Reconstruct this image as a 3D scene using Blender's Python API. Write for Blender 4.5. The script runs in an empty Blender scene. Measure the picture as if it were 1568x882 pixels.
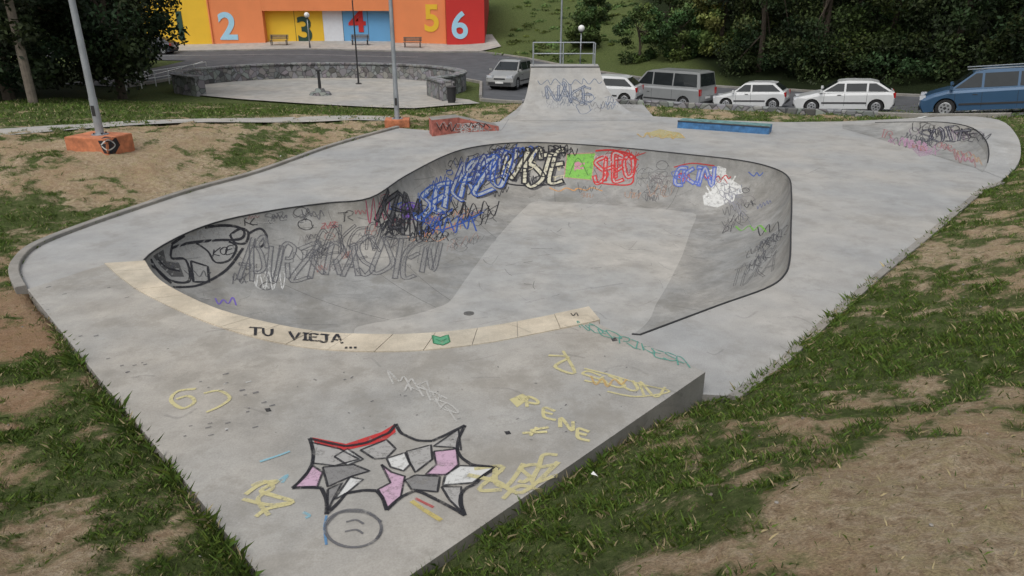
import bpy, math, random
import numpy as np
from mathutils import Vector, Matrix
from mathutils.geometry import tessellate_polygon, delaunay_2d_cdt
from mathutils.bvhtree import BVHTree
random.seed(4); rng=np.random.default_rng(7)
scene=bpy.context.scene
CH=4.1; F=1100.0; TH=math.atan(441/1100); S=math.sin(TH); C=math.cos(TH)

# ---------------------------------------------------------------- survey helpers
def ray(px,py):
    v=(441-py)/F
    return Vector(((px-784)/F, C+S*v, -S+C*v))
def P(px,py,z=0.0):
    d=ray(px,py); t=(z-CH)/d.z
    return Vector((d.x*t,d.y*t,z))
A=P(160,405); A2=P(42,443); R=P(1080,570,.28)
dirv=(A-A2); nrm=Vector((dirv.y,-dirv.x,0)).normalized()
K=.28/((R-A).dot(nrm))
def platz(x,y): return K*((x-A.x)*nrm.x+(y-A.y)*nrm.y)
def PP(px,py):
    d=ray(px,py)
    t=(CH+K*(A.x*nrm.x+A.y*nrm.y))/(K*(d.x*nrm.x+d.y*nrm.y)-d.z)
    return Vector((d.x*t,d.y*t,CH+d.z*t))

# ---------------------------------------------------------------- materials
def nodes_of(name):
    m=bpy.data.materials.new(name); m.use_nodes=True
    nt=m.node_tree; b=nt.nodes['Principled BSDF']
    return m,nt,b
def N(nt,t,**k):
    n=nt.nodes.new(t)
    for a,v in k.items(): setattr(n,a,v)
    return n
def noise(nt,scale,detail=4,rough=.6,vec=None):
    n=N(nt,'ShaderNodeTexNoise'); n.inputs['Scale'].default_value=scale
    n.inputs['Detail'].default_value=detail; n.inputs['Roughness'].default_value=rough
    if vec is None:
        tc=N(nt,'ShaderNodeTexCoord'); vec=tc.outputs['Object']
    nt.links.new(vec,n.inputs['Vector']); return n
def ramp(nt,fac,stops):
    r=N(nt,'ShaderNodeValToRGB'); e=r.color_ramp.elements
    while len(e)<len(stops): e.new(.5)
    for i,(p,c) in enumerate(stops):
        e[i].position=p; e[i].color=(c,c,c,1) if not isinstance(c,tuple) else (*c,1)
    nt.links.new(fac,r.inputs['Fac']); return r
def mix(nt,fac,a,b,mode='MIX'):
    m=N(nt,'ShaderNodeMix',data_type='RGBA',blend_type=mode)
    for s,val in ((0,fac),(6,a),(7,b)):
        if hasattr(val,'links'): nt.links.new(val,m.inputs[s])
        elif isinstance(val,tuple): m.inputs[s].default_value=(*val,1)
        else: m.inputs[s].default_value=val
    return m.outputs[2]
def bump(nt,b,h,strength,dist=.02):
    bp=N(nt,'ShaderNodeBump'); bp.inputs['Strength'].default_value=strength; bp.inputs['Distance'].default_value=dist
    nt.links.new(h,bp.inputs['Height']); nt.links.new(bp.outputs[0],b.inputs['Normal'])
def simple(name,col,rough=.6,metal=0,var=.15,scale=3,bs=.0,coat=0):
    m,nt,b=nodes_of(name)
    n=noise(nt,scale,5)
    r=ramp(nt,n.outputs['Fac'],[(.3,1-var),(.7,1+var)])
    nt.links.new(mix(nt,1.0,col,r.outputs[0],'MULTIPLY'),b.inputs['Base Color'])
    b.inputs['Roughness'].default_value=rough; b.inputs['Metallic'].default_value=metal
    if coat: b.inputs['Coat Weight'].default_value=coat
    if bs:
        n2=noise(nt,scale*12,3); bump(nt,b,n2.outputs['Fac'],bs)
    return m
def concrete(name,col,stain=(.55,.54,.52),amt=.35,warm=(1.05,1.0,.94),scuff=.5,dirty=.25):
    m,nt,b=nodes_of(name)
    big=noise(nt,.35,4,.55); med=noise(nt,1.6,7,.7); fine=noise(nt,60,3,.7); sp=noise(nt,7,6,.8); bl=noise(nt,.9,9,.72); b2=noise(nt,2.8,8,.78)
    c=mix(nt,ramp(nt,big.outputs['Fac'],[(.4,0.),(.62,1.)]).outputs[0],col,tuple(a*w for a,w in zip(col,warm)))
    c=mix(nt,1.0,c,ramp(nt,big.outputs['Fac'],[(.3,.90),(.7,1.08)]).outputs[0],'MULTIPLY')
    c=mix(nt,1.0,c,ramp(nt,med.outputs['Fac'],[(.3,1-.24*amt*2),(.7,1+.16*amt*2)]).outputs[0],'MULTIPLY')
    c=mix(nt,1.0,c,ramp(nt,fine.outputs['Fac'],[(.3,.87),(.7,1.10)]).outputs[0],'MULTIPLY')
    c=mix(nt,ramp(nt,bl.outputs['Fac'],[(.52,0.),(.58,dirty*.6),(.66,dirty)]).outputs[0],c,tuple(a*s for a,s in zip(col,(.64,.61,.56))))
    c=mix(nt,ramp(nt,b2.outputs['Fac'],[(.57,0.),(.63,dirty*.7)]).outputs[0],c,tuple(a*s for a,s in zip(col,(.70,.68,.64))))
    st=ramp(nt,sp.outputs['Fac'],[(.62,0.),(.74,scuff)])
    c=mix(nt,st.outputs[0],c,tuple(a*s for a,s in zip(col,stain)))
    nt.links.new(c,b.inputs['Base Color']); b.inputs['Roughness'].default_value=.8
    bump(nt,b,fine.outputs['Fac'],.15,.01)
    return m
M={}
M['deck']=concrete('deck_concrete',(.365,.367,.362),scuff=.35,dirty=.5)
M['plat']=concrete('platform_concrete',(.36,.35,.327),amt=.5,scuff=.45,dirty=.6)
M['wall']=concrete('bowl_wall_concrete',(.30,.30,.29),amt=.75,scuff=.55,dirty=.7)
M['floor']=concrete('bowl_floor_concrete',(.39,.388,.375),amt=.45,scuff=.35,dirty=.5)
M['block']=concrete('coping_block_stone',(.53,.48,.39),amt=.6,scuff=.35,dirty=.4)
M['plaza']=concrete('plaza_concrete',(.40,.39,.365),amt=.6)
M['steel']=simple('dark_steel',(.05,.05,.052),.5,.5)
M['galv']=simple('galvanised_steel',(.36,.39,.42),.5,.5)
M['asphalt']=simple('asphalt',(.085,.088,.095),.9,0,.25,1.2,.3)
M['paint']=simple('white_road_paint',(.6,.6,.58),.7,0,.2,3)
M['kerb']=concrete('kerb_concrete',(.28,.27,.25),amt=.6,dirty=.6)
M['orange']=simple('orange_paint',(.48,.17,.08),.75,0,.4,5,.3)
M['redp']=simple('red_paint',(.40,.13,.10),.75,0,.5,6,.3)
M['black']=simple('black_paint',(.02,.02,.022),.7)
M['white']=simple('white_plaster',(.72,.72,.7),.7)
M['wood']=simple('weathered_wood',(.18,.15,.12),.85,0,.3,6,.3)
M['bark']=simple('bark',(.07,.055,.04),.9,0,.3,6,.4)
M['boxblue']=simple('blue_paint',(.05,.16,.34),.6,0,.4,5)
M['boxgreen']=simple('turquoise_paint',(.12,.24,.24),.65,0,.55,7)
M['b_orange']=simple('facade_orange',(.80,.25,.09),.7,0,.06,.4)
M['b_yellow']=simple('facade_yellow',(.80,.49,.03),.7,0,.06,.4)
M['b_red']=simple('facade_red',(.55,.025,.02),.7,0,.06,.4)
M['b_blue']=simple('facade_blue',(.14,.38,.66),.7,0,.06,.4)
M['b_lblue']=simple('sign_light_blue',(.36,.62,.78),.7,0,.05)
M['b_dgreen']=simple('sign_dark_green',(.02,.06,.04),.7)
M['b_white']=simple('facade_white',(.68,.70,.74),.7,0,.05)
M['glass']=simple('car_glass',(.02,.024,.026),.06)
M['tyre']=simple('tyre_rubber',(.018,.018,.018),.85)
M['rim']=simple('wheel_rim',(.45,.46,.47),.35,.7)
M['plastic']=simple('dark_plastic',(.03,.03,.032),.6)
M['lampred']=simple('tail_light',(.35,.01,.01),.2)
M['lampclear']=simple('head_light',(.55,.57,.6),.12)
M['globe']=simple('lamp_globe',(.8,.8,.78),.3)
M['drain']=simple('drain_iron',(.16,.155,.145),.7)
# stone masonry
m,nt,b=nodes_of('stone_masonry'); vo=N(nt,'ShaderNodeTexVoronoi'); vo.inputs['Scale'].default_value=3.2
tc=N(nt,'ShaderNodeTexCoord'); nt.links.new(tc.outputs['Object'],vo.inputs['Vector'])
c=mix(nt,.6,(.17,.155,.135),vo.outputs['Color']); h=N(nt,'ShaderNodeHueSaturation'); h.inputs['Saturation'].default_value=.12; h.inputs['Value'].default_value=.45
nt.links.new(c,h.inputs['Color']); v2=N(nt,'ShaderNodeTexVoronoi',feature='DISTANCE_TO_EDGE'); v2.inputs['Scale'].default_value=3.2; nt.links.new(tc.outputs['Object'],v2.inputs['Vector'])
r=ramp(nt,v2.outputs['Distance'],[(.0,.35),(.08,1.)]); nt.links.new(mix(nt,1.,h.outputs[0],r.outputs[0],'MULTIPLY'),b.inputs['Base Color']); b.inputs['Roughness'].default_value=.9
bump(nt,b,r.outputs[0],.6,.05); M['stone']=m
# attribute-coloured paint (graffiti), worn
m,nt,b=nodes_of('graffiti_paint'); at=N(nt,'ShaderNodeAttribute',attribute_name='Col')
n=noise(nt,9,8,.8); r=ramp(nt,n.outputs['Fac'],[(.34,.20),(.50,1.)])
nt.links.new(at.outputs['Color'],b.inputs['Base Color']); b.inputs['Roughness'].default_value=.75
ma=N(nt,'ShaderNodeMath',operation='MULTIPLY'); nt.links.new(r.outputs[0],ma.inputs[0]); nt.links.new(at.outputs['Alpha'],ma.inputs[1]); nt.links.new(ma.outputs[0],b.inputs['Alpha']); M['graf']=m
def leafmat(name):
    m,nt,b=nodes_of(name); at=N(nt,'ShaderNodeAttribute',attribute_name='Col')
    nt.links.new(at.outputs['Color'],b.inputs['Base Color']); b.inputs['Roughness'].default_value=.6
    b.inputs['Specular IOR Level'].default_value=.2
    return m
M['leaf']=leafmat('foliage'); M['blade']=leafmat('grass_blades')
# ground
m,nt,b=nodes_of('ground_soil_grass'); at=N(nt,'ShaderNodeAttribute',attribute_name='Col')
sp=N(nt,'ShaderNodeSeparateColor'); nt.links.new(at.outputs['Color'],sp.inputs[0])
n1=noise(nt,1.6,7,.75); n2=noise(nt,11,7,.8); n3=noise(nt,60,4,.75); n4=noise(nt,.6,5,.65); n5=noise(nt,5,6,.8)
dirt=ramp(nt,n2.outputs['Fac'],[(.32,(.26,.18,.11)),(.48,(.47,.36,.24)),(.64,(.66,.55,.40))])
dirt2=mix(nt,ramp(nt,n4.outputs['Fac'],[(.42,0.),(.62,.5)]).outputs[0],dirt.outputs[0],(.44,.29,.17))
dirt2=mix(nt,ramp(nt,n5.outputs['Fac'],[(.48,0.),(.60,.6)]).outputs[0],dirt2,(.50,.42,.23))
dirt2=mix(nt,sp.outputs['Blue'],dirt2,(.36,.20,.11))
dirt2=mix(nt,1.,dirt2,ramp(nt,n3.outputs['Fac'],[(.3,.6),(.7,1.35)]).outputs[0],'MULTIPLY')
gr=ramp(nt,n2.outputs['Fac'],[(.3,(.04,.065,.018)),(.52,(.085,.125,.035)),(.70,(.20,.21,.09))])
gr2=mix(nt,1.,gr.outputs[0],ramp(nt,n5.outputs['Fac'],[(.3,.6),(.7,1.35)]).outputs[0],'MULTIPLY')
m3=N(nt,'ShaderNodeMath',operation='MULTIPLY_ADD'); nt.links.new(n1.outputs['Fac'],m3.inputs[0]); m3.inputs[1].default_value=1.4; m3.inputs[2].default_value=-.7
m4=N(nt,'ShaderNodeMath',operation='MULTIPLY_ADD'); nt.links.new(n5.outputs['Fac'],m4.inputs[0]); m4.inputs[1].default_value=1.2; m4.inputs[2].default_value=-.6
mm=N(nt,'ShaderNodeMath',operation='ADD'); nt.links.new(sp.outputs['Red'],mm.inputs[0]); nt.links.new(m3.outputs[0],mm.inputs[1])
mn=N(nt,'ShaderNodeMath',operation='ADD'); nt.links.new(mm.outputs[0],mn.inputs[0]); nt.links.new(m4.outputs[0],mn.inputs[1])
mk=ramp(nt,mn.outputs[0],[(.32,0.),(.60,.95)])
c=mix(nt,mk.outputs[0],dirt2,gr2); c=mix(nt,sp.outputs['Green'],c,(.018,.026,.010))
nt.links.new(c,b.inputs['Base Color']); b.inputs['Roughness'].default_value=.95; b.inputs['Specular IOR Level'].default_value=.1
bm_=N(nt,'ShaderNodeMath',operation='ADD'); nt.links.new(n2.outputs['Fac'],bm_.inputs[0]); nt.links.new(n3.outputs['Fac'],bm_.inputs[1]); bump(nt,b,bm_.outputs[0],.9,.06)
M['ground']=m

# ---------------------------------------------------------------- mesh helpers
class MB:
    def __init__(s): s.v=[]; s.f=[]; s.m=[]; s.mats=[]
    def mi(s,k):
        if k not in s.mats: s.mats.append(k)
        return s.mats.index(k)
    def add(s,vs,fs,k):
        o=len(s.v); s.v+= [tuple(v) for v in vs]; i=s.mi(k)
        for f in fs: s.f.append([a+o for a in f]); s.m.append(i)
    def box(s,cx,cy,cz,sx,sy,sz,k,rot=0):
        c,sn=math.cos(rot),math.sin(rot); vs=[]
        for z in (-1,1):
            for x,y in ((-1,-1),(1,-1),(1,1),(-1,1)):
                X=x*sx/2; Y=y*sy/2; vs.append((cx+X*c-Y*sn,cy+X*sn+Y*c,cz+z*sz/2))
        s.add(vs,[(3,2,1,0),(4,5,6,7),(0,1,5,4),(1,2,6,5),(2,3,7,6),(3,0,4,7)],k)
    def cyl(s,p0,p1,r0,r1,k,n=10,caps=True):
        p0=Vector(p0);p1=Vector(p1);d=(p1-p0).normalized(); a=d.orthogonal().normalized(); b=d.cross(a); vs=[]
        for p,r in((p0,r0),(p1,r1)):
            for i in range(n):
                t=2*math.pi*i/n; vs.append(p+a*math.cos(t)*r+b*math.sin(t)*r)
        fs=[(i,(i+1)%n,n+(i+1)%n,n+i) for i in range(n)]
        if caps: fs+=[tuple(range(n-1,-1,-1)),tuple(range(n,2*n))]
        s.add(vs,fs,k)
    def sphere(s,c,r,k,n=12,sq=1):
        vs=[];fs=[];m_=n//2
        for j in range(m_+1):
            for i in range(n):
                a=math.pi*j/m_;b=2*math.pi*i/n; vs.append((c[0]+r*math.sin(a)*math.cos(b),c[1]+r*math.sin(a)*math.sin(b),c[2]+r*sq*math.cos(a)))
        for j in range(m_):
            for i in range(n): fs.append((j*n+i,j*n+(i+1)%n,(j+1)*n+(i+1)%n,(j+1)*n+i))
        s.add(vs,fs,k)
    def done(s,name,smooth=False,M4=None,bevel=0,parent=None):
        me=bpy.data.meshes.new(name); me.from_pydata(s.v,[],s.f)
        for k in s.mats: me.materials.append(M[k] if isinstance(k,str) else k)
        me.polygons.foreach_set('material_index',s.m)
        if smooth: me.polygons.foreach_set('use_smooth',[True]*len(s.f))
        me.update(); me.validate()
        o=bpy.data.objects.new(name,me); scene.collection.objects.link(o)
        if M4 is not None: o.matrix_world=M4
        if bevel:
            bv=o.modifiers.new('bevel','BEVEL'); bv.width=bevel; bv.segments=2; bv.limit_method='ANGLE'; bv.angle_limit=.6
        if parent: o.parent=parent
        return o
def npmesh(name,verts,nper,mat,cols=None,parent=None):
    n=len(verts); nf=n//nper; me=bpy.data.meshes.new(name)
    me.vertices.add(n); me.vertices.foreach_set('co',verts.astype(np.float32).ravel())
    me.loops.add(n); me.loops.foreach_set('vertex_index',np.arange(n,dtype=np.int32))
    me.polygons.add(nf); me.polygons.foreach_set('loop_start',np.arange(0,n,nper,dtype=np.int32))
    me.update(calc_edges=True)
    if cols is not None:
        a=me.color_attributes.new('Col','FLOAT_COLOR','POINT'); a.data.foreach_set('color',cols.astype(np.float32).ravel())
    me.materials.append(mat); o=bpy.data.objects.new(name,me); scene.collection.objects.link(o)
    if parent: o.parent=parent
    return o
def catmull(pts,sub,closed=False):
    n=len(pts); out=[]; segs=n if closed else n-1
    for i in range(segs):
        if closed: p0,p1,p2,p3=pts[(i-1)%n],pts[i],pts[(i+1)%n],pts[(i+2)%n]
        else: p0,p1,p2,p3=pts[max(i-1,0)],pts[i],pts[i+1],pts[min(i+2,n-1)]
        for j in range(sub):
            t=j/sub; out.append(.5*((2*p1)+(p2-p0)*t+(2*p0-5*p1+4*p2-p3)*t*t+(-p0+3*p1-3*p2+p3)*t**3))
    if not closed: out.append(pts[-1].copy())
    return out

# ---------------------------------------------------------------- noise
def vnoise(x,y,seed=0):
    xi=np.floor(x); yi=np.floor(y); fx=x-xi; fy=y-yi; fx=fx*fx*(3-2*fx); fy=fy*fy*(3-2*fy)
    def h(a,b):
        v=np.sin(a*127.1+b*311.7+seed*74.7)*43758.5453; return v-np.floor(v)
    return (h(xi,yi)*(1-fx)+h(xi+1,yi)*fx)*(1-fy)+(h(xi,yi+1)*(1-fx)+h(xi+1,yi+1)*fx)*fy
def fbm(x,y,seed=0,o=4):
    s=0;a=.5;t=0
    for i in range(o): s=s+a*vnoise(x*2**i,y*2**i,seed+i); t+=a; a*=.55
    return s/t

# ---------------------------------------------------------------- skatepark outlines
left_edge=catmull([P(*p) for p in [(42,443),(31,420),(36,400),(60,378),(120,353),(200,325),(300,292),(400,264),(500,228),(560,210),(612,196)]],4)
back=[P(*p) for p in [(660,200),(700,194),(765,186),(790,168),(800,158),(985,160),(1000,178),(1100,184),(1200,187)]]
Ld=[(1290,190,0),(1340,188,.15),(1400,187,.38),(1450,188,.52),(1488,196,.56),(1508,213,.50),(1514,232,.30),(1512,250,.08),(1507,262,0)]
Od=[(1290,186,0),(1340,184,.15),(1400,181,.38),(1470,178,.52),(1530,184,.56),(1557,208,.50),(1563,236,.30),(1554,258,.08),(1536,274,0)]
Bd=[(1290,197,0),(1320,205,0),(1360,217,0),(1400,229,0),(1440,241,0),(1468,250,0),(1490,256,0),(1500,261,0),(1504,264,0)]
mL=catmull([P(*p) for p in Ld],4); mO=catmull([P(*p) for p in Od],4); mB=catmull([P(*p) for p in Bd],4)
right_edge=[P(*p) for p in [(1530,279),(1500,290),(1430,348),(1340,420),(1260,489),(1190,553),(1115,606)]]
flat=lambda v: Vector((v.x,v.y,0))
deck_outer=left_edge+back+[flat(v) for v in mO]+right_edge
tip=PP(478,985)
Rx=flat(R); E=P(918,492,.28)
plat_outer_left=[PP(*p) for p in [(150,578),(280,733),(400,885)]]
foot=deck_outer+[Rx]+[tip]+plat_outer_left[::-1]
FP=np.array([(v.x,v.y) for v in foot])
def sdist(x,y):
    x=np.asarray(x,float);y=np.asarray(y,float)
    dm=np.full(x.shape,1e9); ins=np.zeros(x.shape,bool); n=len(FP)
    for i in range(n):
        ax,ay=FP[i]; bx,by=FP[(i+1)%n]; ex,ey=bx-ax,by-ay; L=ex*ex+ey*ey+1e-12
        t=np.clip(((x-ax)*ex+(y-ay)*ey)/L,0,1); dm=np.minimum(dm,(x-ax-t*ex)**2+(y-ay-t*ey)**2)
        if ey!=0:
            c=((ay>y)!=(by>y))&(x<ex*(y-ay)/ey+ax); ins^=c
    d=np.sqrt(dm); return np.where(ins,d,-d)
# ---------------------------------------------------------------- terrain height field
ctl=[]
pts=foot+[foot[0]]
for i in range(len(pts)-1):
    a,b_=pts[i],pts[i+1]; L=(b_-a).length; k=max(1,int(L/1.1))
    for j in range(k):
        p=a.lerp(b_,j/k)
        if ctl and min((p.x-q[0])**2+(p.y-q[1])**2 for q in ctl)<.5: continue
        e=-.05
        if i>=len(deck_outer):
            e=platz(p.x,p.y)-.05
            if i in(len(deck_outer),): e=platz(p.x,p.y)-.06-.22*max(0,1-j/k*1.4)
        elif p.x>10 and p.y>18: e=.05
        ctl.append((p.x,p.y,e))
ctl+=[(0,0,2.45),(3,0,2.6),(-3,0,2.2),(0,-6,2.8),(8,-6,3.2),(-8,-6,2.4),(-3.2,2.6,1.0),(.6,3.0,1.15),(2.4,4.6,1.0),
 (5,4.2,1.35),(7.8,1.4,2.5),(8.7,8.0,1.3),(12,4.5,2.4),(13.6,13.6,1.1),(17.5,10,2.1),(17,20,.75),(22,22,1.3),(16.2,24.6,.25),
 (-5,5,.15),(-7,3,.6),(-10,8,.15),(-14,8,.8),(-14,2,1.2),(-11.2,12.5,.25),(-15,14,.8),(-10.4,17.2,.62),(-8.2,20.5,.5),(-13.9,19.3,.7),(-5.6,26.3,.1),(-9.5,23.3,.45),
 (-17,30,0),(-12,33,-.5),(-5,32,-.5),(-20,38,-.6),(-11,47,-.85),(-11,40,-.8),(-4,41,-.85),(0,45.4,-.9),(-11,52.5,-.85),(-19,48,-.8),(-4,49,-.9),(-3,55,-.75),(-20,60,-.4),(-30,50,-.4),(-30,72,0),(-5,72,0),(-45,72,0),(-18,66,-.15),
 (17.6,27.7,.05),(15.1,33.6,-.68),(12.8,39.4,-1.34),(8.7,41.4,-1.45),(5.2,38.2,-.9),(2,34,-.4),(9,31,-.15),(13,27.6,.0),(22,36,-.5),(18,46,-.9),(24,28,.5),
 (30,50,2.5),(32,30,1.6),(40,40,4),(9,63,-.9),(0,62,-.6),(3,72,.6),(9,88,3.2),(0,90,4),(9,120,12),(30,80,8),(45,120,16),(-30,92,3),(-30,125,12),(-60,60,2),(-60,20,3),(-30,20,1.5),
 (0,200,24),(150,200,30),(-150,200,30),(150,0,16),(-150,0,14),(0,-150,8),(400,400,40),(-400,400,40),(400,-400,20),(-400,-400,20),(0,450,45),(40,0,5),(0,-40,4)]
CT=np.array(ctl); EPS=1.0
def kern(dx,dy): return np.sqrt(dx*dx+dy*dy+EPS*EPS)
n=len(CT); Am=np.zeros((n+1,n+1)); Am[:n,:n]=kern(CT[:,0][:,None]-CT[:,0],CT[:,1][:,None]-CT[:,1]); Am[:n,n]=1; Am[n,:n]=1
W=np.linalg.solve(Am+np.diag([-1e-3]*n+[0]),np.append(CT[:,2],0)); NC=n
def Gr(x,y):
    x=np.asarray(x,float);y=np.asarray(y,float); o=np.full(x.shape,W[NC])
    for i in range(NC): o=o+W[i]*kern(x-CT[i,0],y-CT[i,1])
    o=np.where(np.hypot(x,y)>600,np.minimum(o,45),o)
    return o
def G(x,y): return float(Gr(np.array([x]),np.array([y]))[0])
def hit(px,py):
    d=ray(px,py); t=np.linspace(2,90,1800); z=CH+d.z*t; g=Gr(d.x*t,d.y*t); i=np.argmax(z<g)
    return (d.x*t[i],d.y*t[i])
mctl=[(hit(a,b_),v) for a,b_,v in [(15,520,.05),(20,620,.0),(25,720,.1),(60,800,.2),(60,560,.75),(120,640,.95),(180,700,1),(250,800,1),(120,860,.4),(320,860,.95),(10,860,.1),(80,700,.75),(10,470,.2),
(60,300,.6),(20,340,.75),(80,350,.65),(30,400,.8),(150,300,.2),(250,270,-.05),(350,240,.7),(420,250,.5),(200,240,.0),(300,215,.05),(480,212,.5),(540,200,.35),(5,260,.3),(30,240,.35),(200,305,.3),(120,270,.1),(330,280,.1),
(100,190,.85),(300,175,.75),(500,170,.8),(60,165,.95),(400,165,.7),(1150,650,.8),(1250,560,.9),(1350,470,.85),(1430,400,.65),(1500,330,.7),(1500,420,.35),(1560,380,.25),(1560,300,.75),(1480,520,.9),(1560,500,.8),
(1300,650,.55),(1450,640,.45),(1550,620,.6),(1350,720,.15),(1500,740,.15),(1200,720,.5),(1100,770,.7),(900,780,.9),(1000,720,.8),(1050,660,.2),(1100,860,.2),(950,860,.55),(750,860,.95),(1300,850,.05),(1500,850,.2),(1200,800,.2),(1420,560,.85),(1400,780,.05),(1230,650,.25)]]
mctl+=[((9,75),.85),((0,60),.8),((-40,60),.8),((30,60),1),((24,26),.8),((15,24),.8),((0,-5),.5),((40,0),.6),((-40,0),.6),((0,150),1)]
def gmask(x,y):
    num=0;den=0
    for (a,b_),v in mctl:
        w=1/((x-a)**2+(y-b_)**2+.15)**1.5; num=num+w*v; den=den+w
    return num/den+(fbm(x*1.1,y*1.1,3)-.5)*1.1+(fbm(x*4.5,y*4.5,9,3)-.5)*1.1
def axis(lo,hi,step,far,g=1.13):
    a=list(np.arange(lo,hi+1e-6,step)); s=step; v=a[-1]
    while v<far: s*=g; v+=s; a.append(v)
    s=step; v=a[0]; pre=[]
    while v>-far: s*=g; v-=s; pre.append(v)
    return np.array(pre[::-1]+a)
xs=axis(-13.5,13.5,.13,1500); ys=axis(1.2,25,.13,1500,1.1)
def micro(x,y,s):
    return ((fbm(x*1.7,y*1.7,21)-.5)*.24+(fbm(x*5,y*5,31,3)-.5)*.12)*np.clip((-s-.05)/.8,0,1)*np.where(y<29,1,0)*np.where(np.hypot(x,y)<70,1,0)
X,Y=np.meshgrid(xs,ys); sd=sdist(X,Y); Z=Gr(X,Y)+micro(X,Y,sd)
Z=Z-np.clip(sd*7,0,2.4)
gm=np.clip(gmask(X,Y),0,1)
farw=np.clip((Y-34)/5,0,1); gm=gm*(1-farw)+farw*np.clip(.98+(fbm(X*.09,Y*.05,41,2)-.5)*.5,0,1)
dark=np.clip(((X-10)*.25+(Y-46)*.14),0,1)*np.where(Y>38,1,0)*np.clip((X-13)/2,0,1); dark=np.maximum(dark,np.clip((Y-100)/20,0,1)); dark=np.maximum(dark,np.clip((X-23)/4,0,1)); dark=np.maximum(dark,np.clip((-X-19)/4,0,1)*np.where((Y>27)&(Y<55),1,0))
ored=np.clip((-X-3)/3,0,1)*np.clip((13-Y)/4,0,1)*.6
ny,nx=X.shape; idx=np.arange(nx*ny).reshape(ny,nx)
q=np.stack([idx[:-1,:-1],idx[:-1,1:],idx[1:,1:],idx[1:,:-1]],-1).reshape(-1,4)
me=bpy.data.meshes.new('ground'); me.vertices.add(nx*ny); me.vertices.foreach_set('co',np.stack([X,Y,Z],-1).astype(np.float32).ravel())
me.loops.add(q.size); me.loops.foreach_set('vertex_index',q.astype(np.int32).ravel()); me.polygons.add(len(q)); me.polygons.foreach_set('loop_start',np.arange(0,q.size,4,dtype=np.int32))
me.update(calc_edges=True); me.polygons.foreach_set('use_smooth',[True]*len(q))
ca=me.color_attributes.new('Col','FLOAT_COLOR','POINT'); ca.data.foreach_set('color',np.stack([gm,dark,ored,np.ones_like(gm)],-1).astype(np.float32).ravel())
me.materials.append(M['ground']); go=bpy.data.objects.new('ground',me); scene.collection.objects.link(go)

# ---------------------------------------------------------------- bowl
DZ=-1.3
fl=lambda a,b_: P(a,b_,DZ)
R1=P(980,513); R1p=Vector((E.x+.04,E.y+.28,0)); R2=Vector((E.x,E.y+.38,platz(E.x,E.y+.38)))
pairs=[(P(218,405),fl(545,502)),(P(260,370),fl(565,496)),(P(330,341),fl(595,490)),(P(420,322),fl(640,480)),(P(500,311),fl(668,471)),(P(567,303),fl(690,460)),
(P(620,270),fl(715,425)),(P(680,239),fl(760,365)),(P(722,226),fl(800,322)),(P(780,219),fl(818,309)),(P(850,219),fl(850,309)),(P(950,226),fl(930,314)),(P(1050,236),fl(1020,321)),
(P(1130,245),fl(1052,325)),(P(1180,256),fl(1063,327)),(P(1207,271),fl(1066,333)),(P(1212,300),fl(1058,352)),(P(1211,350),fl(1045,390)),(P(1209,400),fl(1028,425)),(P(1198,425),fl(1020,440)),
(P(1170,443),fl(1005,465)),(P(1100,468),fl(985,500)),(R1,fl(900,556)),(R1p,fl(868,562)),(R2,fl(850,565)),
(PP(870,478),fl(830,568)),(PP(800,492),fl(770,573)),(PP(720,505),fl(710,576)),(PP(640,512),fl(660,574)),(PP(560,513),fl(610,567)),(PP(480,508),fl(580,554)),(PP(400,492),fl(562,540)),(PP(330,472),fl(550,527)),(PP(260,440),fl(543,514))]
SUB=5
rim=[];flr=[]
nP=len(pairs); rp=[a for a,_ in pairs]; fp=[b_ for _,b_ in pairs]
rc=catmull(rp,SUB,True); fc=catmull(fp,SUB,True)
lin=[21,22,23,24]
for i in range(nP):
    for j in range(SUB):
        t=j/SUB
        if i in lin: rim.append(rp[i].lerp(rp[(i+1)%nP],t))
        else: rim.append(rc[i*SUB+j])
        flr.append(fc[i*SUB+j])
KR=14; n_=len(rim); bw=MB(); vs=[]
for k in range(KR+1):
    th=math.pi/2*k/KR
    for i in range(n_):
        a,b_=rim[i],flr[i]; hh=1-math.cos(th); vv=math.sin(th)
        vs.append((a.x+(b_.x-a.x)*hh,a.y+(b_.y-a.y)*hh,a.z+(b_.z-a.z)*vv))
fs=[(k*n_+i,(k+1)*n_+i,(k+1)*n_+(i+1)%n_,k*n_+(i+1)%n_) for k in range(KR) for i in range(n_)]
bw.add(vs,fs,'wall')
tri=tessellate_polygon([[Vector((v.x,v.y,0)) for v in flr]])
bw.add([v for v in flr],[t for t in tri],'floor')
bowl=bw.done('skate_bowl',smooth=True)
dr=MB(); dp=P(718,480,DZ); dr.cyl((dp.x,dp.y,DZ-.02),(dp.x,dp.y,DZ+.005),.10,.10,'drain',20)
for i in range(-3,4): dr.box(dp.x+i*.025,dp.y,DZ+.006,.008,.13,.004,'steel')
dr.done('floor_drain')
# deck
iR1p=23*SUB; rim_deck=rim[0:iR1p+1]
deckpoly=deck_outer+[Rx,Vector((E.x,E.y,0))]+[flat(v) for v in rim_deck[::-1]]+[A]
dk=MB(); tri=tessellate_polygon([[Vector((v.x,v.y,0)) for v in deckpoly]]); dk.add([flat(v) for v in deckpoly],tri,'deck')
ring=deck_outer+[Rx]
dk.add([v for v in ring]+[v-Vector((0,0,1.2)) for v in ring],[(i,i+1,len(ring)+i+1,len(ring)+i) for i in range(len(ring)-1)],'kerb')
dk.done('skatepark_deck')
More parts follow.
